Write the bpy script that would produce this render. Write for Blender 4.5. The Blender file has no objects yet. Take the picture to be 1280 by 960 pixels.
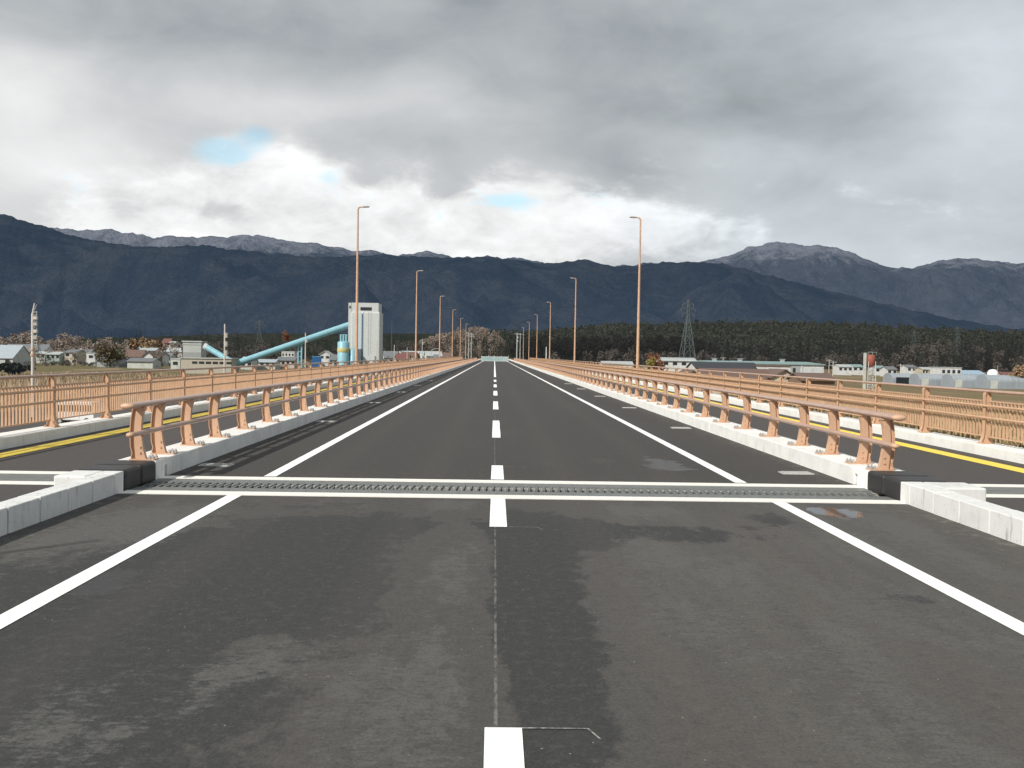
import bpy, math, random
from mathutils import Vector, Matrix, noise
random.seed(7)
R = math.radians
scene = bpy.context.scene
COL = scene.collection

# ------------------------------------------------------------------ camera
F0, YAW, PITCH, ROLL, CX, H = 1139.2, 0.01971, 0.03155, 0.0163, -0.0686, 1.75
fw = Vector((math.sin(YAW)*math.cos(PITCH), math.cos(YAW)*math.cos(PITCH), -math.sin(PITCH)))
rt = Vector((math.cos(YAW), -math.sin(YAW), 0)); up = rt.cross(fw)
rt2 = rt*math.cos(ROLL) + up*math.sin(ROLL); up2 = -rt*math.sin(ROLL) + up*math.cos(ROLL)
cam = bpy.data.cameras.new('camera'); camo = bpy.data.objects.new('camera', cam); COL.objects.link(camo)
m = Matrix((rt2, up2, -fw)).transposed().to_4x4(); m.translation = Vector((CX, 0, H)); camo.matrix_world = m
cam.sensor_width = 36; cam.lens = F0/1280*36; cam.clip_start = 0.1; cam.clip_end = 40000
scene.camera = camo

def ray(px, py): return rt2*(px-640)/F0 - up2*(py-480)/F0 + fw
def at(px, py, Y):                      # survey: bearing and height of a far thing at distance Y
    d = ray(px, py); t = Y/d.y
    return Vector((d.x*t+CX, Y, d.z*t+H))
def azel(px, py):
    d = ray(px, py); return math.atan2(d.x, d.y), math.atan2(d.z, math.hypot(d.x, d.y))

# ------------------------------------------------------------------ helpers
class MB:
    def __init__(s): s.v = []; s.f = []; s.sm = []
    def add(s, vs, fs, smooth=False):
        o = len(s.v); s.v += [tuple(v) for v in vs]
        for f in fs: s.f.append([i+o for i in f]); s.sm.append(smooth)
    def box(s, x0, x1, y0, y1, z0, z1):
        s.add([(x0,y0,z0),(x1,y0,z0),(x1,y1,z0),(x0,y1,z0),(x0,y0,z1),(x1,y0,z1),(x1,y1,z1),(x0,y1,z1)],
              [(0,3,2,1),(4,5,6,7),(0,1,5,4),(1,2,6,5),(2,3,7,6),(3,0,4,7)])
    def sheet(s, x0, x1, y0, y1, z):
        s.add([(x0,y0,z),(x1,y0,z),(x1,y1,z),(x0,y1,z)], [(0,1,2,3)])
    def tube(s, a, b, r0, r1=None, n=10, ry=None, caps=True, smooth=True):
        a = Vector(a); b = Vector(b); r1 = r0 if r1 is None else r1
        d = (b-a).normalized(); ref = Vector((0,0,1)) if abs(d.z) < .9 else Vector((0,1,0))
        u = d.cross(ref).normalized(); w = u.cross(d)
        k = 1 if ry is None else ry/r0
        vs = []
        for p, r in ((a, r0), (b, r1)):
            for i in range(n):
                t = 2*math.pi*i/n; vs.append(p + u*math.cos(t)*r + w*math.sin(t)*r*k)
        s.add(vs, [(i, (i+1)%n, n+(i+1)%n, n+i) for i in range(n)], smooth)
        if caps: s.add(vs[:n], [tuple(range(n-1,-1,-1))]); s.add(vs[n:], [tuple(range(n))])
    def path(s, pts, r, n=8):
        for i in range(len(pts)-1): s.tube(pts[i], pts[i+1], r[i], r[i+1], n, caps=(i in (0, len(pts)-2)))
    def prismY(s, prof, y0, y1):          # profile in (x,z) extruded along Y
        n = len(prof); vs = [(x,y0,z) for x,z in prof]+[(x,y1,z) for x,z in prof]
        s.add(vs, [(i,(i+1)%n,n+(i+1)%n,n+i) for i in range(n)]+[tuple(range(n-1,-1,-1)), tuple(range(n,2*n))])
    def prismX(s, prof, x0, x1):
        n = len(prof); vs = [(x0,y,z) for y,z in prof]+[(x1,y,z) for y,z in prof]
        s.add(vs, [(i,(i+1)%n,n+(i+1)%n,n+i) for i in range(n)]+[tuple(range(n-1,-1,-1)), tuple(range(n,2*n))])
    def lathe(s, prof, c=(0,0,0), n=16, smooth=True):
        vs = []
        for r, z in prof:
            for i in range(n):
                t = 2*math.pi*i/n; vs.append((c[0]+r*math.cos(t), c[1]+r*math.sin(t), c[2]+z))
        fs = []
        for k in range(len(prof)-1):
            for i in range(n): fs.append((k*n+i, k*n+(i+1)%n, (k+1)*n+(i+1)%n, (k+1)*n+i))
        s.add(vs, fs, smooth)
    def tri_leaf(s, c, r, rng):
        a = Vector((rng.gauss(0,1), rng.gauss(0,1), rng.gauss(0,1))).normalized()
        b = a.orthogonal().normalized(); e = a.cross(b)
        t = rng.random()*6.28; b2 = b*math.cos(t)+e*math.sin(t); e2 = a.cross(b2)
        s.add([c+b2*r, c+e2*r*.8-b2*r*.2, c-b2*r*.9, c-e2*r*.7], [(0,1,2,3)])
    def mesh(s, name):
        me = bpy.data.meshes.new(name); me.from_pydata(s.v, [], s.f)
        me.polygons.foreach_set('use_smooth', s.sm); me.update(); return me
    def build(s, name, mat, parent=None, bevel=0, loc=None):
        me = s.mesh(name); me.materials.append(mat)
        o = bpy.data.objects.new(name, me); COL.objects.link(o)
        if parent is not None: o.parent = parent
        if loc is not None: o.location = loc
        if bevel:
            b = o.modifiers.new('bevel', 'BEVEL'); b.width = bevel; b.segments = 2; b.limit_method = 'ANGLE'
        return o
def tag(o, label=None, cat=None, group=None, kind=None):
    if label: o['label'] = label
    if cat: o['category'] = cat
    if group: o['group'] = group
    if kind: o['kind'] = kind
    return o
def thing(name, label, cat, loc=(0,0,0), rz=0, group=None):
    o = bpy.data.objects.new(name, None); COL.objects.link(o); o.empty_display_size = .3
    o.location = loc; o.rotation_euler = (0,0,rz); return tag(o, label, cat, group)
def struct(o): o['kind'] = 'structure'; return o
def copy_tree(o, parent=None):
    c = o.copy(); COL.objects.link(c)
    if parent is not None: c.parent = parent
    for ch in list(o.children): copy_tree(ch, c)
    return c

# ------------------------------------------------------------------ materials
class NT:
    def __init__(s, tree): s.t = tree; s.n = tree.nodes; s.l = tree.links
    def new(s, typ, **kw):
        n = s.n.new(typ)
        for k, v in kw.items(): setattr(n, k, v)
        return n
    def put(s, sock, v):
        if isinstance(v, bpy.types.NodeSocket): s.l.new(v, sock)
        else: sock.default_value = v
    def math(s, op, a, b=0, c=None, clamp=False):
        n = s.new('ShaderNodeMath', operation=op, use_clamp=clamp); s.put(n.inputs[0], a); s.put(n.inputs[1], b)
        if c is not None: s.put(n.inputs[2], c)
        return n.outputs[0]
    def add(s, *a):
        r = a[0]
        for x in a[1:]: r = s.math('ADD', r, x)
        return r
    def mul(s, a, b): return s.math('MULTIPLY', a, b)
    def sub(s, a, b): return s.math('SUBTRACT', a, b)
    def noise(s, vec, scale, detail=4, rough=.5, dist=0, out=0):
        n = s.new('ShaderNodeTexNoise'); s.l.new(vec, n.inputs['Vector'])
        n.inputs['Scale'].default_value = scale; n.inputs['Detail'].default_value = detail
        n.inputs['Roughness'].default_value = rough; n.inputs['Distortion'].default_value = dist
        return n.outputs[out]
    def vmul(s, vec, v):
        n = s.new('ShaderNodeVectorMath', operation='MULTIPLY'); s.l.new(vec, n.inputs[0]); n.inputs[1].default_value = v; return n.outputs[0]
    def step(s, v, a, b, lo=0, hi=1):
        n = s.new('ShaderNodeMapRange', interpolation_type='SMOOTHSTEP'); s.put(n.inputs[0], v)
        for i, q in enumerate((a, b, lo, hi)): n.inputs[1+i].default_value = q
        return n.outputs[0]
    def mix(s, f, a, b):
        n = s.new('ShaderNodeMix', data_type='RGBA'); s.put(n.inputs[0], f)
        for i, v in ((6, a), (7, b)):
            if isinstance(v, bpy.types.NodeSocket): s.l.new(v, n.inputs[i])
            else: n.inputs[i].default_value = (*v, 1)
        return n.outputs[2]
    def gauss(s, x, y, x0, y0, sx, sy):
        dx = s.math('DIVIDE', s.sub(x, x0), sx); dy = s.math('DIVIDE', s.sub(y, y0), sy)
        r = s.add(s.mul(dx, dx), s.mul(dy, dy)); return s.math('POWER', 2.71828, s.mul(r, -1.0))
def newmat(name):
    m = bpy.data.materials.new(name); m.use_nodes = True; nt = NT(m.node_tree); nt.n.clear()
    out = nt.new('ShaderNodeOutputMaterial'); b = nt.new('ShaderNodeBsdfPrincipled'); nt.l.new(b.outputs[0], out.inputs[0])
    tc = nt.new('ShaderNodeTexCoord')
    return m, nt, b, tc.outputs['Object']
def bump(nt, b, h, strength, dist=.01):
    n = nt.new('ShaderNodeBump'); nt.l.new(h, n.inputs['Height']); n.inputs['Strength'].default_value = strength
    n.inputs['Distance'].default_value = dist; nt.l.new(n.outputs[0], b.inputs['Normal'])
def paint(name, c, c2=None, rough=.5, scale=3, amt=.5, metal=0, bmp=0, haze=None, detail=5, spec=.5, stretch=(1,1,1)):
    m, nt, b, v = newmat(name)
    c2 = c2 or tuple(x*.75 for x in c)
    n = nt.noise(nt.vmul(v, stretch), scale, detail, .6)
    nt.l.new(nt.mix(nt.step(n, .5-amt*.5, .5+amt*.5), c, c2), b.inputs['Base Color'])
    b.inputs['Roughness'].default_value = rough; b.inputs['Metallic'].default_value = metal
    b.inputs['Specular IOR Level'].default_value = spec
    if bmp: bump(nt, b, n, bmp)
    if haze:
        b.inputs['Emission Color'].default_value = (*haze, 1); b.inputs['Emission Strength'].default_value = 1
    return m

def asphalt_mat(name, walk=False):
    m, nt, b, v = newmat(name)
    sp = nt.new('ShaderNodeSeparateXYZ'); nt.l.new(v, sp.inputs[0]); x, y = sp.outputs[0], sp.outputs[1]
    nb = nt.noise(nt.vmul(v, (1,.35,1)), 1.1, 8, .68, .3)          # ragged dry / damp patches
    nf = nt.noise(v, 55, 3, .6)                                     # grain
    ng = nt.noise(v, 170, 2, .6)
    nl = nt.noise(nt.vmul(v, (.5,.07,1)), 1.0, 4, .6)               # long streaks
    mott = nt.noise(v, 14, 6, .75)
    near = nt.step(y, 14, 9)                                        # the approach is patchier than the deck
    if walk:
        k = nt.mul(nl, .9)
    else:
        k = nt.mul(nt.sub(nb, .5), 2.6)
        k = nt.add(k, nt.mul(nt.sub(nl, .5), 1.0))
        ns = nt.noise(v, 3.5, 7, .7)
        k = nt.add(k, nt.mul(nt.sub(ns, .5), 1.2), -.05)
        def g(a, x0, y0, sx, sy): return nt.mul(nt.gauss(x, y, x0, y0, sx, sy), a)
        k = nt.add(k, g(.35, 1.9, 6.5, 1.1, 3.6), g(.55,-1.45,5.1,.55,.55), g(.6,-.5,4.4,.45,1.1), g(.8,-.35,7.4,.3,1.7),
                   g(-1.2,.28,6.2,.36,2.6), g(-.9,.55,9.6,.7,.9), g(-.9,-1.4,8.0,.8,2.0), g(-.7,-2.5,6.0,.9,1.2),
                   g(.7, 3.9, 9.5, .8, 1.8), g(.6,-3.6,9.2,.6,1.6), g(.5, -.6, 10.6, 1.2, .5), g(.6, 1.7, 10.3, .7, .5), g(-.5,2.6,9.6,.6,.7), g(1.6,1.75,15.3,.16,.3))
    ne = nt.noise(nt.vmul(v, (1,2.4,1)), 9, 8, .85); k = nt.add(k, nt.mul(nt.sub(ne, .5), 2.6), -.05)
    mask = nt.step(k, .12, .42)
    mask = nt.mul(nt.mul(mask, nt.add(nt.mul(near, .75), .25)), nt.step(mott, .3, .6, .55, 1.0))
    base = nt.mix(near, nt.mix(nl, (.048,.044,.041), (.062,.057,.052)), nt.mix(nl, (.070,.066,.061), (.082,.077,.070)))
    nr = nt.noise(nt.vmul(v, (1.6,.18,1)), 1.5, 7, .7); soft = nt.mul(nt.step(x, .2, 1.3), nt.mul(nt.step(nr, .25, .70), near)); base = nt.mix(nt.mul(soft, .75), base, (.108,.101,.091))
    nq = nt.noise(nt.vmul(v, (1,.7,1)), 2.4, 9, .74, .2)
    def g2(a, x0, y0, sx, sy): return nt.mul(nt.gauss(x, y, x0, y0, sx, sy), a)
    D = nt.add(g2(1.35,-2.1,6.3,1.45,3.6), g2(-1.1,-.42,7.3,.30,1.7), g2(-1.1,-.35,4.5,.38,1.0), g2(-.55,-1.4,5.3,.40,.40), g2(-.3,-2.1,4.4,.6,.3), g2(1.1,-4.0,4.6,1.0,2.6), g2(1.3,.27,6.3,.36,3.3), g2(.95,.62,9.1,.55,1.1), g2(.85,1.9,9.0,.85,.55), g2(.6,2.9,9.9,.5,.6), g2(.5,-.9,9.2,1.0,.6),
               g2(.45,3.0,6.5,.7,.5), nt.mul(nt.sub(nq, .5), 2.1), nt.mul(nt.sub(nb, .5), .9))
    dm = nt.mul(nt.step(D, .40, .60), near)
    base = nt.mix(dm, base, nt.mix(nl, (.036,.037,.037), (.044,.044,.043)))
    c = nt.mix(mask, base, (.108,.106,.098))
    if walk: c = nt.mix(nl, (.066,.059,.056), (.084,.076,.072))
    grain = nt.step(nf, .3, .75)
    c = nt.mix(nt.mul(grain, .34), c, (.016,.016,.016))
    nv = nt.noise(v, 52, 6, .85); c = nt.mix(nt.mul(nt.step(nv, .52, .66), .30), c, (.13,.125,.115)); c = nt.mix(nt.mul(nt.step(nv, .46, .34), .35), c, (.014,.014,.014))
    spk = nt.step(ng, .72, .78); c = nt.mix(nt.mul(spk, .5), c, (.22,.21,.2))
    if not walk:
        # faint seam along the crown and chalky scuffs
        sn = nt.noise(nt.vmul(v, (3,1.2,1)), 6, 4, .7)
        seam = nt.mul(nt.step(nt.math('ABSOLUTE', nt.add(x, .035)), .012, .004), nt.step(sn, .42, .58))
        seam = nt.mul(seam, nt.step(y, 60, 10))
        c = nt.mix(nt.mul(seam, .55), c, (.24,.24,.22))
        sc = nt.noise(nt.vmul(v, (1,2.2,1)), 1.6, 8, .75)
        c = nt.mix(nt.mul(nt.step(sc, .66, .74), .35), c, (.26,.25,.23))
        # pale dust along the kerbs
        ax = nt.math('ABSOLUTE', nt.sub(x, .22))
        du = nt.mul(nt.step(ax, 4.1, 4.8), nt.step(nt.noise(v, 5, 7, .75), .5, .66))
        c = nt.mix(nt.mul(du, .4), c, (.24,.22,.20))
        # tyre-polished lanes on the deck
        ln = nt.math('ABSOLUTE', nt.sub(nt.math('ABSOLUTE', x), 1.75)); tr = nt.math('ABSOLUTE', nt.sub(ln, .8))
        c = nt.mix(nt.mul(nt.step(tr, .4, .0), .25), c, (.075,.068,.062))
    # coarse mottling and pale stone specks
    m1 = nt.noise(v, 11, 7, .78); m2 = nt.noise(v, 30, 5, .8)
    c = nt.mix(nt.mul(nt.step(m1, .50, .66), .30), c, (.115,.108,.098)); c = nt.mix(nt.mul(nt.step(m1, .48, .34), .30), c, (.020,.021,.021))
    c = nt.mix(nt.mul(nt.step(m2, .54, .68), .30), c, (.13,.125,.115)); c = nt.mix(nt.mul(nt.step(m2, .45, .32), .38), c, (.013,.014,.014))
    vo = nt.new('ShaderNodeTexVoronoi'); nt.l.new(v, vo.inputs['Vector']); vo.inputs['Scale'].default_value = 17
    sc3 = nt.new('ShaderNodeSeparateColor'); nt.l.new(vo.outputs['Color'], sc3.inputs[0])
    c = nt.mix(nt.mul(nt.mul(nt.step(vo.outputs['Distance'], .10, .06), nt.step(sc3.outputs[0], .86, .90)), .8), c, (.34,.33,.30))
    rough = nt.add(nt.mul(nf, .2), .72)
    if not walk:
        wn = nt.mul(nt.sub(nt.noise(v, 2.2, 5, .6), .5), 1.6)
        p1 = nt.step(nt.add(nt.gauss(x, y, 3.86, 10.40, .36, .44), wn), .42, .60)
        p2 = nt.mul(nt.step(nt.add(nt.gauss(x, y, 2.75, 14.8, .45, 1.3), wn), .45, .75), .55)
        p3 = nt.mul(nt.step(nt.add(nt.gauss(x, y, -3.0, 6.9, .3, .5), wn), .45, .75), .35)
        wet = nt.math('MAXIMUM', p1, nt.math('MAXIMUM', p2, p3))
        r = nt.new('ShaderNodeMix', data_type='FLOAT'); nt.l.new(wet, r.inputs[0]); nt.l.new(rough, r.inputs[2]); r.inputs[3].default_value = .03
        rough = r.outputs[0]
        c = nt.mix(nt.mul(p1, .8), c, (.02,.02,.022))
        bs = nt.new('ShaderNodeBump'); nt.l.new(nt.add(nf, nt.mul(ng, .6)), bs.inputs['Height']); bs.inputs['Distance'].default_value = .006
        nt.l.new(nt.mul(nt.sub(1, wet), .5), bs.inputs['Strength']); nt.l.new(bs.outputs[0], b.inputs['Normal'])
    else:
        bump(nt, b, nf, .35, .006)
    nt.l.new(c, b.inputs['Base Color']); nt.l.new(rough, b.inputs['Roughness']); b.inputs['Specular IOR Level'].default_value = .35
    return m

def concrete_mat(name, c, stain=.5, joints=None):
    m, nt, b, v = newmat(name)
    n = nt.noise(v, 2.2, 7, .65); n2 = nt.noise(nt.vmul(v, (9,9,.9)), 1.6, 5, .7); n3 = nt.noise(v, 28, 4, .7)
    col = nt.mix(nt.mul(nt.step(n, .42, .7), .5), c, tuple(x*.72 for x in c))
    col = nt.mix(nt.mul(nt.step(n2, .56, .74), stain), col, (.12,.12,.105))
    col = nt.mix(nt.mul(nt.step(n3, .64, .70), .55*stain+.1), col, (.16,.15,.13))
    nt.l.new(col, b.inputs['Base Color']); b.inputs['Roughness'].default_value = .85
    bump(nt, b, nt.add(n3, n), .3, .008)
    return m

M = {}
M['asphalt'] = asphalt_mat('asphalt'); M['walk'] = asphalt_mat('walk_asphalt', True)
def linemat(name, c, wear):
    m, nt, b, v = newmat(name)
    n = nt.noise(v, 40, 4, .7); n2 = nt.noise(v, 3, 5, .7)
    w = nt.math('MAXIMUM', nt.step(n, .66, .74), nt.mul(nt.step(n2, .6, .8), .35))
    nt.l.new(nt.mix(nt.mul(w, wear), c, tuple(x*.45 for x in c)), b.inputs['Base Color'])
    b.inputs['Roughness'].default_value = .6; bump(nt, b, n, .2, .003); return m
M['line'] = linemat('white_line_paint', (.90,.90,.88), .2)
M['yellow'] = linemat('yellow_line_paint', (.88,.66,.09), .3)
M['header'] = linemat('joint_header_concrete', (.82,.80,.74), .4)
M['chalk'] = paint('chalk', (.35,.34,.31), (.08,.08,.08), .9, 30, .3)
M['kerbL'] = concrete_mat('kerb_concrete', (.76,.76,.735), .55)
M['kerbR'] = concrete_mat('bright_kerb_concrete', (.80,.80,.77), .2)
M['kerbN'] = concrete_mat('kerb_block_concrete', (.68,.685,.67), .8)
M['rubber'] = paint('black_rubber', (.020,.020,.022), (.035,.033,.032), .5, 6, .5, bmp=.2)
M['steel'] = paint('joint_steel', (.15,.16,.155), (.22,.225,.215), .6, 9, .6, metal=.25, bmp=.2)
M['dark'] = paint('dark_void', (.008,.008,.008), (.012,.012,.012), .9)
def rail_mat(name, c, c2, rough):
    m, nt, b, v = newmat(name)
    n = nt.noise(v, 4, 6, .6); n2 = nt.noise(v, 45, 3, .6)
    col = nt.mix(nt.step(n, .35, .7), c, c2); col = nt.mix(nt.mul(nt.step(n2, .6, .75), .25), col, tuple(x*.6 for x in c))
    nt.l.new(col, b.inputs['Base Color']); b.inputs['Roughness'].default_value = rough; bump(nt, b, n2, .12, .002); return m
M['post'] = rail_mat('salmon_post_paint', (.57,.36,.235), (.50,.31,.20), .5)
M['rail'] = rail_mat('salmon_rail_paint', (.46,.315,.25), (.40,.27,.21), .38)
M['fence'] = rail_mat('salmon_fence_paint', (.57,.365,.235), (.50,.315,.20), .5)
M['bolt'] = paint('galvanised_bolt', (.62,.60,.57), (.45,.42,.40), .4, 20, .5, metal=.5)
M['lampgrey'] = paint('lamp_head_grey', (.42,.40,.38), (.33,.32,.31), .45)
M['grate'] = paint('galvanised_grate', (.66,.66,.64), (.5,.5,.48), .45, 14, .5, metal=.2)
M['bridge'] = concrete_mat('bridge_concrete', (.36,.35,.33), .5)
M['teal'] = paint('teal_sheet', (.24,.38,.38), (.38,.48,.48), .5, .6, .5)
M['palewhite'] = paint('pale_board', (.62,.64,.64), (.5,.52,.52), .5, 1)
M['poleC'] = concrete_mat('pole_concrete', (.56,.52,.47), .3)
M['galv'] = paint('galvanised_steel', (.46,.49,.48), (.36,.39,.39), .5, 1, .5, metal=.3)
M['galvdark'] = paint('dark_steel_lattice', (.10,.125,.13), (.075,.095,.10), .6, 1, .5)
M['white'] = paint('white_wall', (.74,.74,.72), (.6,.6,.58), .7, .6, .6)
M['vanwhite'] = paint('van_paint', (.80,.81,.82), (.76,.77,.78), .25, 1)
M['glass'] = paint('dark_glass', (.02,.024,.028), (.03,.034,.038), .12, 1)
M['tyre'] = paint('tyre_rubber', (.02,.02,.02), None, .8)
M['siloC'] = None

# ------------------------------------------------------------------ ground
def ground_h(x, y):
    z = -5.0
    # approach embankment and abutment bank
    w = 10.4 if x > 0 else 9.4
    yl = 40 if x > 0 else 13.5
    d = max(0, abs(x)-w - (2.0 if x > 0 else 0)); e = max(0, y-yl)
    if abs(x) < w and y > 12.5: d = max(0, y-12.5)*2.2; e = 0
    s = math.hypot(d*.62, e*.5)
    bank = -.45 - s
    if y < 900: z = max(z, bank)
    z += .35*noise.noise(Vector((x*.03, y*.03, 3)))*min(1, max(0, s))
    if y > 330 and abs(x) < 40: z = max(z, -.35 - max(0, abs(x)-14)*.2 - max(0, 336-y)*.9)
    return z
def grid_axis(a):
    return a
xs = [-9000,-6000,-4000,-2500,-1500,-1000,-700,-450,-300,-200,-140,-100,-70,-50,-38,-30,-24,-20,-17,-14.5,-12.5,-11,-9.4,-8,-4,0,4,8,10.4,11.4,12.4,13.5,15,17,19.5,22.5,27,34,45,60,85,120,170,240,340,500,750,1100,1600,2500,4000,6000,9000]
ys = [-400,-150,-60,-25,-10,0,4,8,11,12.5,13.5,15,17,20,24,28,33,38,41,44,48,54,62,72,85,100,120,145,180,220,260,300,325,333,338,345,360,400,460,540,650,800,1000,1300,1800,2600,4000,6500,11000,18000]
g = MB()
for yy in ys:
    for xx in xs: g.v.append((xx, yy, ground_h(xx, yy)))
n = len(xs)
for j in range(len(ys)-1):
    for i in range(n-1): g.f.append([j*n+i, j*n+i+1, (j+1)*n+i+1, (j+1)*n+i]); g.sm.append(True)
mt, nt, b, v = newmat('field_ground')
sp = nt.new('ShaderNodeSeparateXYZ'); nt.l.new(v, sp.inputs[0]); x, y = sp.outputs[0], sp.outputs[1]
n1 = nt.noise(nt.vmul(v, (1,.5,1)), .018, 6, .6); n2 = nt.noise(v, .35, 6, .7); n3 = nt.noise(nt.vmul(v, (1,.3,1)), .06, 5, .6); n4 = nt.noise(v, 6, 4, .7)
tan_ = nt.mix(nt.step(n2, .35, .7), (.26,.185,.115), (.17,.13,.08))
tan_ = nt.mix(nt.step(n4, .4, .7), tan_, (.33,.25,.16))
green = nt.mix(nt.step(n2, .35, .65), (.070,.082,.030), (.10,.10,.045))
gm = nt.step(nt.add(n1, nt.mul(nt.sub(n3, .5), .5)), .46, .56)
band = nt.mul(nt.step(y, 165, 215), nt.step(y, 520, 420))
gm = nt.math('MAXIMUM', nt.mul(gm, .7), nt.mul(band, nt.step(n3, .36, .5)))
gm = nt.mul(gm, nt.step(y, 60, 130))
green = nt.mix(nt.step(n3, .4, .6), green, (.15,.125,.065)); gm = nt.mul(gm, nt.step(x, 60, -20, .62, .9))
c = nt.mix(gm, tan_, green)
c = nt.mix(nt.mul(nt.step(n3, .55, .72), .5), c, (.12,.085,.06))
nt.l.new(c, b.inputs['Base Color']); b.inputs['Roughness'].default_value = .95; b.inputs['Specular IOR Level'].default_value = .1
bump(nt, b, nt.add(n2, n4), .6, .3)
struct(g.build('ground', mt))

# side road on the plain, left of the bridge
sr = MB()
for y0 in range(40, 420, 20): 
    z = -4.6; sr.sheet(-48, -35.5, y0, y0+20.0, z)
sr.box(-48, -35.5, 39.5, 40, -6, -4.6)
so = struct(sr.build('side_road', M['walk']))

# ------------------------------------------------------------------ bridge body
DE = 336.0
br = thing('road_bridge', 'long straight concrete road bridge carrying the new road over the fields', 'bridge', (0,0,0))
d = MB(); d.box(-9.0, 9.75, 12.0, DE, -.45, -.02); d.build('deck_slab', M['bridge'], br)
for gx_ in (-6.6, -2.2, 2.6, 7.0):
    d = MB(); d.box(gx_-.5, gx_+.5, 13, DE-1, -2.2, -.45); d.build('girder', M['bridge'], br)
for yy in range(52, 330, 40):
    d = MB(); d.box(-8, 8.6, yy-.9, yy+.9, -3.1, -2.2); d.box(-3.2, 3.6, yy-.8, yy+.8, -6, -3.1); d.build('pier', M['bridge'], br)
d = MB(); d.box(-9.0, 9.75, 11.0, 13.0, -6, -.45); d.build('abutment', M['bridge'], br)
d = MB(); d.box(-9.0, 9.75, DE-.6, DE+1.4, -6, -.02); d.build('abutment', M['bridge'], br)

# road surfaces (sheets)
LKI, LKO = -4.60, -5.15            # left barrier kerb
RKI, RKO = 5.05, 5.62
r = MB(); r.sheet(LKI-.1, RKI+.1, -60, 11.05, 0); r.sheet(LKI-.1, RKI+.1, 12.72, 252, 0); r.sheet(LKI-.1, RKI+.1, 252, 700, -.004)
struct(r.build('road', M['asphalt']))
for nm, a, b_ in (('walkway_left', -8.5, LKI-.1), ('walkway_right', RKI+.1, 9.25)):
    r = MB(); r.sheet(a, b_, -60, 11.7, 0); r.sheet(a, b_, 12.98, 340, 0); struct(r.build(nm, M['walk']))
# shoulder under the railings on the approach
r = MB(); r.box(-9.3, -8.5, -60, 12, -.6, -.01); r.box(9.25, 10.2, -60, 12, -.6, -.01); struct(r.build('verge', M['kerbN']))

# painted markings
def mark(name, quads, mat):
    q = MB()
    for (x0,x1,y0,y1) in quads:
        # break long lines so that edges stay slightly uneven
        L = y1-y0; k = max(1, int(L/1.2)) if L < 60 else max(1, int(L/4))
        pts = [y0 + L*i/k for i in range(k+1)]
        e = [(random.uniform(-.004,.004), random.uniform(-.004,.004)) for _ in pts]
        for i in range(k):
            q.add([(x0+e[i][0],pts[i],.005),(x1+e[i][1],pts[i],.005),(x1+e[i+1][1],pts[i+1],.005),(x0+e[i+1][0],pts[i+1],.005)], [(0,1,2,3)])
    return struct(q.build(name, mat))
def edge(xl, w): return [(xl-w/2, xl+w/2, -60, 11.05), (xl-w/2, xl+w/2, 12.74, 252)]
mark('edge_line_left', edge(-3.18, .17), M['line']); mark('edge_line_right', edge(3.44, .17), M['line'])
# second segment of each edge line was laid a little inside the first
dash = []
y0 = -0.78
while y0 < 60:
    a, b_ = y0, y0+5
    if a < 11.4 < b_: dash += [(-.088,.088,a,11.08), (-.088,.088,12.74,b_+.15)]
    else: dash.append((-.088,.088,a,b_))
    y0 += 10
dash.append((-.088,.088,72,252))
mark('centre_line', dash, M['line'])
for nm, xx in (('walk_line_left', -7.98), ('walk_line_right', 8.58)):
    mark(nm, [(xx-.18, xx+.18, -60, 11.7), (xx-.18, xx+.18, 12.98, 252)], M['yellow'])
q = MB()
for (xa, ya) in ((.09, 4.21), (.09, 9.21), (.09, 14.2)):
    q.add([(xa,ya,.006),(xa+.30,ya,.006),(xa+.30,ya+.010,.006),(xa,ya+.012,.006)], [(0,1,2,3)])
    q.add([(xa+.30,ya+.008,.006),(xa+.312,ya+.008,.006),(xa+.36,ya-.12,.006),(xa+.35,ya-.12,.006)], [(0,3,2,1)])
struct(q.build('layout_marks', M['chalk']))

# ------------------------------------------------------------------ expansion joint
ej = thing('expansion_joint', 'steel finger expansion joint between two white strips across the road', 'expansion joint', (0,12,0))
def lc(mb, dy=-12):
    mb.v = [(a, b+dy, c) for a, b, c in mb.v]; return mb
q = MB(); q.box(LKI-.1, RKI+.1, 11.05, 12.72, -.3, -.06); lc(q).build('trough', M['dark'], ej)
for ya, yb in ((11.10, 11.345), (12.44, 12.69)):
    q = MB(); xs_ = [LKI+.0 + (RKI-LKI)*i/40 for i in range(41)]
    for i in range(40): q.box(xs_[i], xs_[i+1], ya, yb, -.06, .003)
    lc(q).build('header_strip', M['header'], ej)
def fingers(x0, x1, ya, yb, sgn, pitch=.0965):
    q = MB(); nT = int((x1-x0)/pitch)
    root, mid = (ya, ya+.30) if sgn > 0 else (yb, yb-.30)
    q.box(x0, x1, min(root, mid), max(root, mid), -.05, -.001)
    for i in range(nT):
        cx_ = x0 + (i+.5)*pitch + (0 if sgn > 0 else pitch/2)
        if cx_ > x1-.05: break
        w0, w1 = .0215, .0065; t = mid + sgn*.30
        vs = [(cx_-w0, mid-sgn*.01, -.001),(cx_+w0, mid-sgn*.01, -.001),(cx_+w1, t, -.001),(cx_-w1, t, -.001)]
        vs += [(a, b, -.05) for a, b, _ in vs]
        q.add(vs, [(0,1,2,3),(4,7,6,5),(0,4,5,1),(1,5,6,2),(2,6,7,3),(3,7,4,0)])
        if i % 5 == 2: q.tube((cx_, root+sgn*.12, -.001), (cx_, root+sgn*.12, .004), .018, n=8)
    return q
lc(fingers(LKI, RKI, 11.36, 12.42, 1)).build('finger_plate', M['steel'], ej)
lc(fingers(LKI, RKI, 11.40, 12.42, -1)).build('finger_plate', M['steel'], ej)
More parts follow.
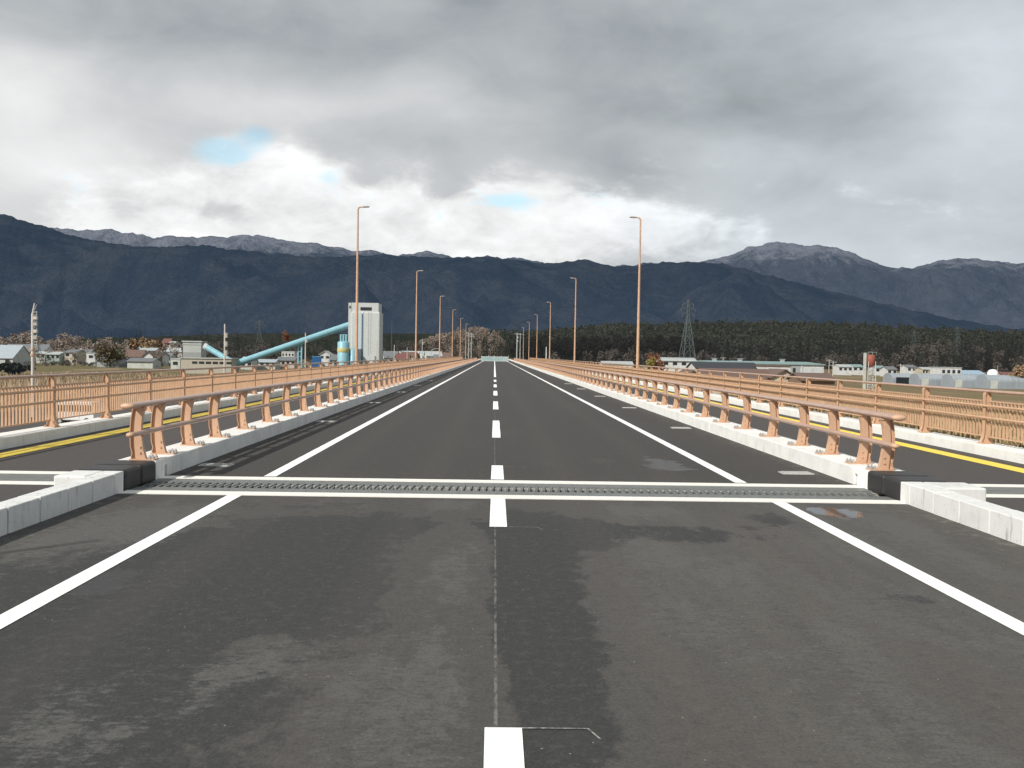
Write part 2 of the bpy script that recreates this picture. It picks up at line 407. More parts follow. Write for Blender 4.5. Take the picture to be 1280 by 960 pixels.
for side, a, b_, lab in (('l', -8.45, -5.2, 'left'), ('r', 5.7, 9.2, 'right')):
    t = thing('expansion_joint', 'plain grey joint plate between white strips across the %s walkway' % lab, 'expansion joint', (0,12,0))
    q = MB(); q.box(a, b_, 11.70, 12.98, -.3, -.05); lc(q).build('trough', M['dark'], t)
    for ya, yb in ((11.72, 11.98), (12.72, 12.97)):
        q = MB(); q.box(a, b_, ya, yb, -.05, .003); lc(q).build('header_strip', M['header'], t)
    for ya, yb in ((12.0, 12.33), (12.36, 12.70)):
        q = MB(); q.box(a, b_, ya, yb, -.05, 0); lc(q).build('cover_plate', M['steel'], t)

# ------------------------------------------------------------------ kerbs
def kerb_run(name, xi, xo, y0, y1, h, blk, mat, gap=.006, bev=.02):
    q = MB(); s = 1 if xo > xi else -1; y = y0
    while y < y1-.01:
        e = min(y+blk, y1); j = random.uniform(-.004,.004); x0, x1 = sorted((xi+j, xo+j))
        q.box(x0, x1, y, e-gap, -.3, h+random.uniform(-.003,.003)); y += blk
    return struct(q.build(name, mat, bevel=bev))
kerb_run('approach_kerb_left', -4.60, -4.84, -60+11.2-.8, 11.27, .25, .6, M['kerbN'], .016, .010)
kerb_run('approach_kerb_right', 5.03, 5.30, -60+11.2-.8, 11.27, .25, .6, M['kerbN'], .016, .010)
for nm, a, b_ in (('kerb_end_block_left', -5.22, -4.85), ('kerb_end_block_right', 5.31, 5.85)):
    q = MB(); q.box(a, b_, 10.75, 11.27, -.3, .25); struct(q.build(nm, M['kerbN'], bevel=.02))
def barrier_kerb(name, xi, xo, mat):
    q = MB(); s = 1 if xo > xi else -1; y = 12.32; x0, x1 = sorted((xi, xo)); first = True
    while y < DE:
        L = .6 if first else min(9.4, DE-y)
        if first:    # first short length, with the drain notch at its far end
            q.box(x0, x1, y, y+.34, -.02, .25); a, b_ = (x0+.12, x1) if s > 0 else (x0, x1-.12)
            q.box(a, b_, y+.34, y+.44, -.02, .25); c_, d_ = (x0, x0+.12) if s > 0 else (x1-.12, x1)
            q.box(c_, d_, y+.34, y+.44, .15, .25); q.box(x0, x1, y+.44, y+9.1, -.02, .25); L = 9.12
        else: q.box(x0, x1, y, y+L-.012, -.02, .25)
        first = False; y += L
    return struct(q.build(name, mat, bevel=.014))
barrier_kerb('barrier_kerb_left', LKI, LKO, M['kerbL']); barrier_kerb('barrier_kerb_right', RKI, RKO, M['kerbR'])
kerb_run('outer_kerb_left', -8.44, -8.98, -60, DE, .20, 12, M['kerbL'], .012, .014)
kerb_run('outer_kerb_right', 9.17, 9.72, -60, DE, .20, 12, M['kerbR'], .012, .014)
# rubber joint covers
for x0, x1, side in ((LKO-.06, LKI+.012, 'left'), (RKI-.012, RKO+.06, 'right')):
    for ya, yb, w in ((11.285, 11.775, 'nearer'), (11.80, 12.305, 'farther')):
        q = MB(); q.box(x0, x1, ya, yb, -.02, .262 if w == 'farther' else .258)
        o = q.build('joint_cover', M['rubber'], bevel=.045); o.modifiers[0].segments = 4
        tag(o, '%s of the two black rubber kerb covers at the %s end of the joint' % (w, side), 'joint cover', 'black rubber covers on the kerbs at the joint')

# drain grates
gr0 = None
def grate(x, y, label):
    t = thing('drain_grate', label, 'drain grate', (x, y, 0), group='drain grates along the barrier kerbs')
    q = MB(); W, L = .24, .13
    q.box(-W,W,-L,-L+.02,-.02,.012); q.box(-W,W,L-.02,L,-.02,.012); q.box(-W,-W+.02,-L+.02,L-.02,-.02,.012); q.box(W-.02,W,-L+.02,L-.02,-.02,.012)
    q.build('frame', M['grate'], t)
    q = MB()
    for i in range(14):
        xx = -W+.045+i*.030; q.box(xx, xx+.012, -L+.02, L-.02, -.02, .022)
    q.build('grating', M['grate'], t)
    q = MB(); q.sheet(-W+.02, W-.02, -L+.02, L-.02, .004); q.build('pit_shade', M['dark'], t)  # flat black sheet above the asphalt, painted for the shade below the bars
words = ['nearest', 'second', 'third', 'fourth', 'fifth', 'sixth']
for k in range(6):
    grate(LKI+.32, 13.92+9.1*k, 'galvanised drain grate in the asphalt, %s along the left kerb past the joint' % words[k])
    grate(RKI-.44, 13.92+8.7*k, 'galvanised drain grate in the asphalt, %s along the right kerb past the joint' % words[k])

# ------------------------------------------------------------------ guard barriers
def post_mesh(s, plate=True):
    # local: +x*s towards the carriageway, z=0 kerb top
    zs = [0,.04,.10,.18,.28,.38,.48,.58,.68,.70]
    inn = [.115,.098,.080,.064,.050,.042,.042,.052,.078,.080]
    out = [-.030,-.034,-.040,-.048,-.052,-.054,-.050,-.040,-.022,-.018]
    q = MB()
    prof = [(s*a, z) for a, z in zip(inn, zs)] + [(s*a, z) for a, z in zip(out[::-1], zs[::-1])]
    if s > 0: pass
    else: prof = prof[::-1]
    q.prismY(prof, -.035, .035)
    # web and outer flange
    for i in range(len(zs)-1):
        z0, z1 = zs[i], zs[i+1]; w = lambda k: (.055 if zs[k] > .13 else .040 if zs[k] > .05 else .06)
        a0, a1 = out[i], out[i+1]; b0, b1 = out[i]-w(i), out[i+1]-w(i+1)
        for (p0,p1,q0,q1,t) in ((a0,a1,b0,b1,.006), (b0+.010,b1+.010,b0,b1,.045)):
            vs = [(s*p0,-t,z0),(s*q0,-t,z0),(s*q1,-t,z1),(s*p1,-t,z1)]; vs += [(x_,t,z_) for x_,_,z_ in vs]
            q.add(vs, [(0,1,2,3),(7,6,5,4),(0,4,5,1),(1,5,6,2),(2,6,7,3),(3,7,4,0)])
    # rail seat and lug of the lower rail
    x0, x1 = sorted((s*-.06, s*.09)); q.box(x0, x1, -.05, .05, .695, .712)
    x0, x1 = sorted((s*.03, s*.075)); q.box(x0, x1, -.03, .03, .325, .345)
    for zz in (.10, .18): q.tube((s*.03,-.036,zz), (s*.03,-.050,zz), .014, n=8)
    return q
def plate_mb(s):
    q = MB(); x0, x1 = sorted((s*-.10, s*.24)); q.box(x0, x1, -.085, .085, 0, .018); return q
def bolts_mb(s):
    q = MB()
    for xx in (.165, .215):
        for yy in (-.055, .055): q.tube((s*xx,yy,.018), (s*xx,yy,.048), .024, n=6); q.tube((s*xx,yy,.048), (s*xx,yy,.070), .013, n=6)
    return q
bp_y = [12.42, 13.17, 14.42, 15.82]
while bp_y[-1] < 248: bp_y.append(bp_y[-1] + (1.72 if len(bp_y) == 4 else 1.875))
def barrier(side):
    s = 1 if side == 'left' else -1; X = -4.87 if side == 'left' else 5.34
    t = thing('guard_barrier', 'salmon two-rail guard barrier on the white kerb along the %s side of the road' % side, 'guard barrier', (X, 12.42, .25))
    pm = post_mesh(s).mesh('post'); pm.materials.append(M['post'])
    pq = plate_mb(s); nf = len(pq.f); bq = bolts_mb(s); pq.add(bq.v, bq.f)
    pl = pq.mesh('base_plate'); pl.materials.append(M['post']); pl.materials.append(M['bolt'])
    for f in pl.polygons[nf:]: f.material_index = 1
    for i, y in enumerate(bp_y[:100]):
        o = bpy.data.objects.new('post', pm); COL.objects.link(o); o.parent = t; o.location = (0, y-12.42, 0)
        for nm, me in (('base_plate', pl),):
            c = bpy.data.objects.new(nm, me); COL.objects.link(c); c.parent = o
    if len(bp_y) > 100:
        src = post_mesh(s); src.add(plate_mb(s).v, plate_mb(s).f); q = MB()
        for y in bp_y[100:]: q.add([(a, b+y-12.42, c) for a, b, c in src.v], src.f)
        o = q.build('far_posts', M['post'], t); o['kind'] = 'stuff'
    ye = bp_y[-1]-12.42+.2; xr = s*.055
    def rail(name, xc, zc, a, b):
        q = MB(); y = y_s = -.40 if a > .06 else -.44
        while y < ye:                                   # lengths of rail with sleeves between them
            e = min(y+7.5, ye); q.tube((xc, y, zc), (xc, e, zc), a, ry=b, n=20, caps=False)
            if e < ye: q.tube((xc, e-.12, zc), (xc, e+.12, zc), a*1.035, ry=b*1.035, n=20)
            y = e
        o = q.build(name, M['rail'], t)
        q = MB(); n = 20; pr = [(0,-.035),(.5,-.031),(.8,-.02),(1,0),(1,.05)]; vs = []
        for k, dy in pr:
            for i in range(n):
                w = 2*math.pi*i/n; vs.append((xc+math.cos(w)*a*1.04*k, y_s+dy, zc+math.sin(w)*b*1.04*k))
        q.add(vs, [(j*n+i, j*n+(i+1)%n, (j+1)*n+(i+1)%n, (j+1)*n+i) for j in range(4) for i in range(n)], True)
        q.build('end_cap', M['post'], o)
    rail('top_rail', 0, .748, .088, .040); rail('lower_rail', xr, .375, .052, .034)
barrier('left'); barrier('right')

# ------------------------------------------------------------------ pedestrian fences
def fence(side):
    s = 1 if side == 'left' else -1; X = -8.72 if side == 'left' else 9.43
    ys0 = 3.0 if side == 'left' else 2.35; N = 98
    t = thing('pedestrian_fence', 'salmon railing of thin upright bars on the kerb of the %s walkway' % side, 'railing', (X, ys0, .2))
    # post: plate with flared foot, curved head leaning over the walkway
    q = MB()
    inn = [(.115,0),(.10,.05),(.072,.12),(.058,.22),(.052,.40),(.052,.62),(.058,.80),(.060,.93),(.045,.985)]
    out = [(-.045,.985),(-.055,.90),(-.052,.60),(-.052,.30),(-.062,.15),(-.080,.06),(-.095,0)]
    prof = [(s*a, z) for a, z in inn+out]
    q.prismY(prof if s > 0 else prof[::-1], -.014, .014)
    for lst in (inn, out):                              # flanges along both edges
        for (a0,z0),(a1,z1) in zip(lst[:-1], lst[1:]):
            vs = [(s*(a0-.005),-.045,z0),(s*(a0+.005),-.045,z0),(s*(a1+.005),-.045,z1),(s*(a1-.005),-.045,z1)]; vs += [(a,-b,c) for a,b,c in vs]
            q.add(vs, [(0,1,2,3),(7,6,5,4),(0,4,5,1),(1,5,6,2),(2,6,7,3),(3,7,4,0)])
    q.box(-.13,.13,-.08,.08,0,.014)
    for xx in (-.105,.105):
        for yy in (-.055,.055): q.tube((xx,yy,.014),(xx,yy,.04),.012,n=6)
    pm = q.mesh('post'); pm.materials.append(M['fence'])
    q = MB(); P = 2.5; nb = 20
    xb = -s*.005
    q.box(xb-.014, xb+.014, .05, P-.05, .125, .150)     # bottom rail
    q.box(xb-.014, xb+.014, .05, P-.05, .805, .832)     # head rail
    for i in range(nb):
        yy = .105 + i*(P-.21)/(nb-1); q.box(xb-.017, xb+.017, yy-.009, yy+.009, .150, .805)
    pn = q.mesh('railing_panel'); pn.materials.append(M['fence'])
    for i in range(N):
        o = bpy.data.objects.new('post', pm); COL.objects.link(o); o.parent = t; o.location = (0, i*P, 0)
        if i < N-1:
            o = bpy.data.objects.new('railing_panel', pn); COL.objects.link(o); o.parent = t; o.location = (0, i*P, 0)
    L = (N-1)*P
    for nm, xc, zc, a, b in (('top_rail', 0, 1.005, .042, .030), ('middle_rail', s*.072, .728, .024, .024), ('middle_rail', s*.072, .500, .026, .024)):
        q = MB(); y = -.3
        while y < L+.3:
            e = min(y+10, L+.3); q.tube((xc,y,zc),(xc,e,zc),a,ry=b,n=14,caps=False)
            q.tube((xc,e-.09,zc),(xc,e+.09,zc),a*1.06,ry=b*1.06,n=14); y = e
        q.build(nm, M['rail'] if nm == 'top_rail' else M['fence'], t)
fence('left'); fence('right')

# ------------------------------------------------------------------ street lamps
def lamp(s):
    t = thing('street_lamp', 'x', 'street lamp', group='salmon street lamps along the bridge')
    q = MB(); hs = [0,.5,2,5,8,11.35]; rr = [.115,.112,.105,.09,.072,.055]
    q.path([(0,0,h) for h in hs], rr, 14); q.build('pole', M['post'], t)
    q = MB(); q.box(-.19,.19,-.19,.19,0,.03)
    for a in (-.13,.13):
        for b_ in (-.13,.13): q.tube((a,b_,.03),(a,b_,.1),.02,n=6)
    q.build('base_plate', M['post'], t)
    q = MB(); q.path([(0,0,11.30),(s*.06,0,11.44),(s*.16,0,11.47),(s*.34,0,11.49)], [.055,.052,.045,.04], 10); q.build('arm', M['post'], t)
    q = MB(); prof = [(s*.30,11.46),(s*.40,11.44),(s*.74,11.47),(s*.78,11.50),(s*.70,11.55),(s*.38,11.54),(s*.30,11.52)]
    if s < 0: prof = prof[::-1]
    q.prismY(prof, -.13, .13); h = q.build('lamp_head', M['lampgrey'], t, bevel=.02)
    q = MB(); x0, x1 = sorted((s*.44, s*.68)); q.add([(x0,-.10,11.443 if s>0 else 11.462),(x1,-.10,11.462 if s>0 else 11.443),(x1,.10,11.462 if s>0 else 11.443),(x0,.10,11.443 if s>0 else 11.462)], [(3,2,1,0)])
    q.build('lens', M['palewhite'], h)
    q = MB(); q.box(-.09 if s>0 else .085, -.085 if s>0 else .09, -.06,.06,.7,1.1) ; q.box(-.06,.06,-.118,-.108,.7,1.05); q.build('service_hatch', M['post'], t)
    return t
wd = ['nearest', 'second', 'third', 'fourth', 'fifth', 'farthest']
for side, s, X, ysl in (('left', 1, -9.35, [61.5+48.0*k*.965 for k in range(6)]), ('right', -1, 9.98, [63.8,114.2,166,217,267,319])):
    proto = lamp(s)
    for k, y in enumerate(ysl):
        o = proto if k == 0 else copy_tree(proto)
        o.location = (X, y, .02); o['label'] = '%s salmon street lamp behind the %s walkway railing' % (wd[k], side)
    q = MB()
    for y in ysl: q.box(X-.35, X+.35, y-.4, y+.4, -.45, .015)
    struct(q.build('lamp_ledge_%s' % side, M['bridge']))

t = thing('marker_pole', 'thin galvanised pole standing behind the left walkway railing on the approach', 'pole', (-9.25, 2.75, -.02))
q = MB(); q.tube((0,0,0),(0,0,6.2),.035,.03,10); q.build('pole', M['galv'], t)
q = MB(); q.box(-.12,.12,-.12,.12,0,.03); q.build('base_plate', M['galv'], t)
# ------------------------------------------------------------------ closed end of the road
t = thing('site_hoarding', 'pale teal sheet hoarding closing the far end of the road', 'hoarding', (0,252,0))
q = MB()
for i in range(8):
    x0 = -3.6+i*.92; q.box(x0, x0+.90, -.03, .03, .12, 1.05+.03*(i%2)); 
q.build('sheets', M['teal'], t)
q = MB(); q.box(-3.7,3.8,-.05,.05,1.10,1.30); q.box(-3.7,3.8,-.06,.06,.02,.13); q.build('rails', M['palewhite'], t)
for xx in (-3.7,-1.8,0,1.8,3.8):
    q = MB(); q.box(xx-.04,xx+.04,.03,.10,0,1.6); q.build('post', M['palewhite'], t)

# traffic lamp posts and white posts near the end
def utility_pole(px, Y, top_py, base_z, label, arms=2, r=.17, boxes=0, col='poleC', arm_w=1.0):
    p = at(px, top_py, Y); Ht = p.z-base_z
    t = thing('utility_pole', label, 'utility pole', (p.x, Y, base_z), group=None)
    q = MB(); q.tube((0,0,0),(0,0,Ht), r, r*.65, 10); q.build('pole', M[col], t)
    for i in range(arms):
        q = MB(); zz = Ht-.5-i*.9; q.box(-arm_w,arm_w,-.05,.05,zz,zz+.1)
        for xx in (-.9,-.45,.45,.9): q.tube((xx*arm_w,0,zz+.1),(xx*arm_w,0,zz+.32),.05,n=6)
        q.build('crossarm', M['galv'], t)
    for i in range(boxes):
        q = MB(); zz = Ht-1.6-i*1.35; q.tube((.30,0,zz-.5),(.30,0,zz+.25),.22,n=10); q.box(-.05,.35,-.05,.05,zz-.2,zz-.12)
        q.build('transformer', M['lampgrey'], t)
    return t
# tall mast with ladder brackets on the left
p = at(41, 379, 84); Ht = p.z+5
t = thing('utility_pole', 'tall pale pole with a ladder rack and bolted boxes beyond the left railing', 'utility pole', (p.x, 84, -5))
q = MB(); q.tube((0,0,0),(0,0,Ht-.9),.17,.13,12); q.tube((0,0,Ht-.9),(.16,0,Ht),.09,.05,8); q.build('pole', M['poleC'], t)
q = MB(); q.tube((.36,0,Ht-3.8),(.36,0,Ht-.7),.035,n=6); q.tube((.13,0,Ht-.7),(.36,0,Ht-.1),.03,n=6)
for i in range(12): q.box(-.02,.40,-.05,.05,Ht-3.8+i*.27,Ht-3.74+i*.27)
q.build('ladder_rack', M['galv'], t)
for i, zz in enumerate((1.2, 1.75, 2.4, 3.0)):
    q = MB(); q.box(.12,.42,-.18,.12,Ht-zz-.28,Ht-zz); q.build('junction_box', M['lampgrey'] if i%2 else M['poleC'], t)
for i in range(2):
    q = MB(); q.tube((0,0,Ht-4.3-i*.5),(0,0,Ht-4.1-i*.5),.21,n=10); q.build('collar', M['fence'], t)
utility_pole(281, 141, 405, -5, 'slim utility pole carrying grey cylinders in front of the pale blue conveyor foot', 0, .17, 3)
utility_pole(382, 199, 416, -5, 'slim pale pole in front of the long blue conveyor tube', 0, .16, 1)
utility_pole(471, 262, 426, -5, 'short pale pole standing in front of the grey silo tower', 0, .15, 0)
utility_pole(493, 330, 431, -5, 'pale pole just right of the grey silo tower', 0, .16, 0)
utility_pole(509, 390, 434, -5, 'small pale pole further right of the silo tower', 0, .15, 0)
utility_pole(528, 360, 424, -5, 'pole with crossarms between the first two left street lamps', 2, .16, 1)
utility_pole(586, 345, 415.5, -.4, 'left pole of the pair with joined crossarms beyond the left street lamps', 2, .17, 0, 'galv')
utility_pole(589.5, 352, 416.5, -.4, 'right pole of the pair with joined crossarms beyond the left street lamps', 2, .17, 0, 'galv')
utility_pole(646.5, 345, 416, -.4, 'thick pale pole with transformers left of the far right street lamps', 1, .26, 2, 'galv')
utility_pole(650.5, 352, 416.5, -.4, 'slender pale pole right beside the thick transformer pole', 1, .17, 0, 'galv')
utility_pole(683, 330, 433.5, -5, 'short white post between the right street lamps', 0, .24, 0, 'palewhite')
utility_pole(1041.5, 260, 451, -5, 'pole with crossarms right of the white warehouse wall', 2, .14, 0)
utility_pole(1036.5, 300, 449, -5, 'thin dark pole behind the one beside the warehouse', 1, .12, 0)
utility_pole(1126, 300, 455, -5, 'pale pole standing by the greenhouses', 1, .18, 0)
utility_pole(904, 330, 446, -5, 'thin pole rising behind the long warehouse roof', 1, .12, 0)
utility_pole(490, 500, 401, -5, 'very thin dark mast right of the silo tower', 0, .16, 0, 'galvdark')
# curved lamp
p = at(539, 436, 330)
t = thing('curved_lamp', 'pale curved arm lamp beyond the second left street lamp', 'street lamp', (p.x, 330, -5))
q = MB(); zt = p.z+5; q.path([(0,0,0),(0,0,zt-1.2),(.3,0,zt-.4),(1,0,zt),(2.2,0,zt+.1)], [.12,.1,.09,.08,.07], 8); q.build('pole', M['galv'], t)
q = MB(); q.box(2.1,2.8,-.15,.15,zt+.02,zt+.18); q.build('lamp_head', M['lampgrey'], t, bevel=.04)

# ------------------------------------------------------------------ pylons
def pylon(px, Y, top_py, base_z, wbase, label, mat, r=.10, armw=(.42,.50,.38)):
    p = at(px, top_py, Y); Ht = p.z-base_z
    t = thing('transmission_pylon', label, 'pylon', (p.x, Y, base_z), rz=R(12))
    lev = [0,.22,.40,.54,.65,.74,.82,.89,.95,1.0]
    def w(k): return wbase/2*(1-k/.78)*.86+wbase*.07 if k < .74 else wbase*.085*(1.0-.6*(k-.74)/.26)
    q = MB(); C = ((-1,-1),(1,-1),(1,1),(-1,1))
    for a, b in C:
        q.path([(a*w(k), b*w(k), k*Ht) for k in lev], [r*(1.2-.7*k) for k in lev], 5)
    q.build('legs', mat, t)
    q = MB()
    for i in range(len(lev)-1):
        k0, k1 = lev[i], lev[i+1]
        for j in range(4):
            a, b = C[j], C[(j+1)%4]
            P = lambda c, k: Vector((c[0]*w(k), c[1]*w(k), k*Ht))
            q.tube(P(a,k0),P(b,k1),r*.5,n=4); q.tube(P(b,k0),P(a,k1),r*.5,n=4); q.tube(P(a,k1),P(b,k1),r*.5,n=4)
    q.build('bracing', mat, t)
    for k, aw in zip((.80,.87,.94), armw):
        q = MB(); W = wbase*aw
        for sgn in (-1,1):
            q.tube((0,-.2,k*Ht),(sgn*W,0,k*Ht+.2),r*.6,n=4); q.tube((0,.2,k*Ht),(sgn*W,0,k*Ht+.2),r*.6,n=4); q.tube((0,0,k*Ht+1.2),(sgn*W,0,k*Ht+.2),r*.6,n=4)
            q.tube((sgn*W*.95,0,k*Ht+.2),(sgn*W*.95,0,k*Ht-1.2),r*.8,n=5)
        q.build('crossarm', mat, t)
pylon(860.5, 420, 375, -5, 7.4, 'tall lattice pylon behind the warehouses right of the nearest right lamp', M['galvdark'], .17)
pylon(324.5, 620, 400, -5, 7.0, 'small lattice pylon behind the blue conveyor tube', M['galvdark'], .15)
M['palearm'] = paint('sunlit_steel', (.55,.53,.48), None, .5)
pylon(1143, 900, 414, -4, 16, 'pale pylon top showing above the dark wood right of the water tower', M['galvdark'], .12, (.45,.5,.45))
pylon(1197, 1000, 408, -4, 18, 'pale pylon top at the crest of the wood near the right edge', M['galvdark'], .12, (.45,.5,.45))

# ------------------------------------------------------------------ grain plant
M['siloC'] = concrete_mat('silo_concrete', (.50,.525,.52), .35)
M['blue'] = paint('pale_blue_paint', (.24,.46,.53), (.21,.41,.48), .45, .4, .5)
M['bluedark'] = paint('blue_stripe', (.06,.13,.20), None, .6)
M['yellowband'] = paint('yellow_band', (.55,.50,.22), None, .6)
M['beige'] = concrete_mat('beige_wall', (.40,.37,.30), .3)
M['greywall'] = paint('grey_siding', (.40,.42,.40), (.34,.36,.34), .7, .5, .5)
ZS = 280.0
pa = at(438, 379, ZS); pb = at(477, 391, ZS); base = -5
xa, xb = pa.x, pb.x
t = thing('silo_tower', 'tall pale concrete silo tower with a dark blue stripe down its front', 'silo tower', ((xa+xb)/2, ZS, base))
W = (xb-xa)/2; Hs = pb.z-base; Hh = pa.z-base
q = MB(); q.box(-W+.9, W, -4, 4, 0, Hs); q.build('silo_block', M['siloC'], t, bevel=.3)
q = MB(); q.box(-W, -W+.88, -3.6, 4.4, 0, Hh-.05); q.build('elevator_shaft', M['siloC'], t)
q = MB(); hx0, hx1 = -W+.89, W-.5; q.box(hx0, hx1, -3.5, 4.3, Hs+.01, Hh); q.build('headhouse', M['siloC'], t)
q = MB(); q.box(-W+3.6, -W+7.0, -3.56, -3.5, Hs+.45, Hs+1.45); q.build('window', M['glass'], t)
q = MB(); q.box(-W+.25, -W+.7, -3.66, -3.6, Hs+1.0, Hs+1.8); q.build('window', M['glass'], t)
q = MB(); q.box(-W+4.1, -W+4.45, -4.06, -4, 1.5, Hs-.6); q.build('stripe', M['bluedark'], t)
q = MB(); q.box(-W+3.2, -W+4.08, -4.04, -4, 1.0, Hs-.3); q.build('pale_panel', paint('pale_blue_panel', (.50,.60,.64), None, .7), t)
q = MB()
for xx in (2.35, 3.9, 4.6): q.box(-W+xx+2.2, -W+xx+2.32, -4.03, -4, 2+xx, Hs-.05)
q.build('rain_streaks', paint('streak', (.36,.37,.36), None, .9), t)
q = MB(); q.box(W-1.6, W-1.2, -4.5, -4.05, 0, 6); q.box(-W+1.2, W+.1, -4.9, -4.5, 0, 1.6); q.build('plinth', M['greywall'], t)
# blue bin
pc = at(429.5, 427, 272); t = thing('blue_silo', 'round pale blue silo with yellow band beside the tall silo tower', 'silo', (pc.x, 272, base))
rb = 7.4*272/F0; Hb = pc.z-base
q = MB(); q.lathe([(rb,0),(rb,Hb-.3),(rb*.85,Hb),(.01,Hb+.2)], n=24); q.build('tank', M['blue'], t)
q = MB(); q.lathe([(rb+.02,Hb-3.2),(rb+.05,Hb-3.15),(rb+.05,Hb-1.95),(rb+.02,Hb-1.9)], n=24); q.build('band', M['yellowband'], t)
for xx in (-.8,.0,.8):
    q = MB(); q.tube((xx,0,Hb-.2),(xx,0,Hb+2.0),.32,n=10); q.build('vent_pipe', M['blue'], t)
q = MB(); q.box(-1.1,1.1,-.1,.1,Hb+2.0,Hb+2.15); q.build('pipe_bridge', M['blue'], t)
q = MB(); q.lathe([(1.0,0),(1.0,Hb-2.2),(.01,Hb-1.9)], c=(rb+.9,.5,0), n=16); q.build('side_tank', M['blue'], t)
# conveyor tubes
pd = at(291, 456, 268); pe = at(440, 405, 279); pf = at(257, 433, 272)
t = thing('conveyor_tube', 'long pale blue conveyor tube rising from the low building to the silo tower', 'conveyor', tuple(pd))
q = MB(); v1 = pe-pd; q.tube((0,0,0), v1, .95, n=16); q.build('tube', M['blue'], t)
q = MB()
for i in range(1, 14): c = v1*(i/14); e = v1.normalized()*.08; q.tube(c-e, c+e, 1.0, n=16)
q.build('flanges', M['blue'], t)
pg = at(376.5, 430, 275)
k = (pg.x-pd.x)/v1.x; gp = v1*k
q = MB(); q.box(gp.x-.9,gp.x-.5,gp.y-.2,gp.y+.2,-5-pd.z,gp.z-.7); q.box(gp.x+.1,gp.x+.5,gp.y-.2,gp.y+.2,-5-pd.z,gp.z-.7)
for i in range(5): q.box(gp.x-.9,gp.x+.5,gp.y-.1,gp.y+.1,gp.z-1.6-i*1.5,gp.z-1.4-i*1.5)
q.build('support_tower', M['blue'], t)
t = thing('conveyor_tube', 'short pale blue conveyor tube dropping from the small grey tower block', 'conveyor', tuple(pf))
v2 = at(294, 455, 270)-pf; q = MB(); q.tube((0,0,0), v2, .85, n=16); q.build('tube', M['blue'], t)
q = MB()
for i in range(1, 5): c = v2*(i/5); e = v2.normalized()*.08; q.tube(c-e, c+e, .9, n=16)
q.build('flanges', M['blue'], t)
q = MB(); q.tube((.35,0,-.2),(-.4,0,.25),.95,n=16); q.build('head_cover', M['palewhite'], t)
# receiving block
pa = at(231, 426, 276); pb = at(256, 426, 276); t = thing('receiving_tower', 'small grey tower block with a stepped flat roof at the conveyor foot', 'tower block', ((pa.x+pb.x)/2, 276, base))
W = (pb.x-pa.x)/2; Ht = pa.z-base
q = MB(); q.box(-W+.3,W-.3,-2.5,2.5,0,Ht-.75); q.build('wall', M['greywall'], t)
q = MB(); q.box(-W,W,-2.8,2.8,Ht-.35,Ht); q.box(-W+.3,W-.3,-2.5,2.5,Ht-.74,-.36+Ht); q.box(-W+.1,W-.1,-2.65,2.65,Ht-1.15,Ht-.95); q.build('roof', M['greywall'], t)
q = MB(); q.box(-W+.3,W-.3,-2.53,-2.5,Ht-5.2,Ht-3.4); q.build('wall_panel', paint('lower_siding', (.30,.31,.31), None, .7), t)
q = MB(); q.box(-W-.2,-W+.28,-2.45,-1.9,Ht-3,Ht-1.8); q.build('window', M['glass'], t)
# low hall
pa = at(226, 447, 262); pb = at(289, 449, 262); t = thing('low_hall', 'long low beige hall with a row of dark windows under the conveyor foot', 'hall', ((pa.x+pb.x)/2, 266, base))
W = (pb.x-pa.x)/2; Ht = pa.z-base
q = MB(); q.box(-W,W,-4,4,0,Ht-.2); q.build('wall', M['beige'], t)
q = MB(); q.box(-W-.2,W+.2,-4.3,4.3,Ht-.2,Ht+.05); q.build('roof', M['greywall'], t)
for i in range(6):
    q = MB(); x0 = -W+3.2+i*1.95; q.box(x0,x0+1.5,-4.04,-4,Ht-1.7,Ht-1.0); q.build('window', M['glass'], t)
# blue container
pa = at(396, 449, 300); t = thing('shipping_container', 'bright blue box container standing left of the blue silo', 'container', (pa.x, 300, base), R(8))
q = MB(); Hc = pa.z-base+.9; q.box(-1.4,1.4,-2,2,0,Hc)
for i in range(12): q.box(-1.35+i*.235,-1.27+i*.235,-2.03,-2,.1,Hc-.1)
q.build('body', paint('container_blue', (.03,.14,.34), (.025,.11,.28), .5), t)
q = MB(); q.box(-1.4,1.4,-2,2,Hc+.003,Hc+.08); q.build('roof', M['blue'], t)

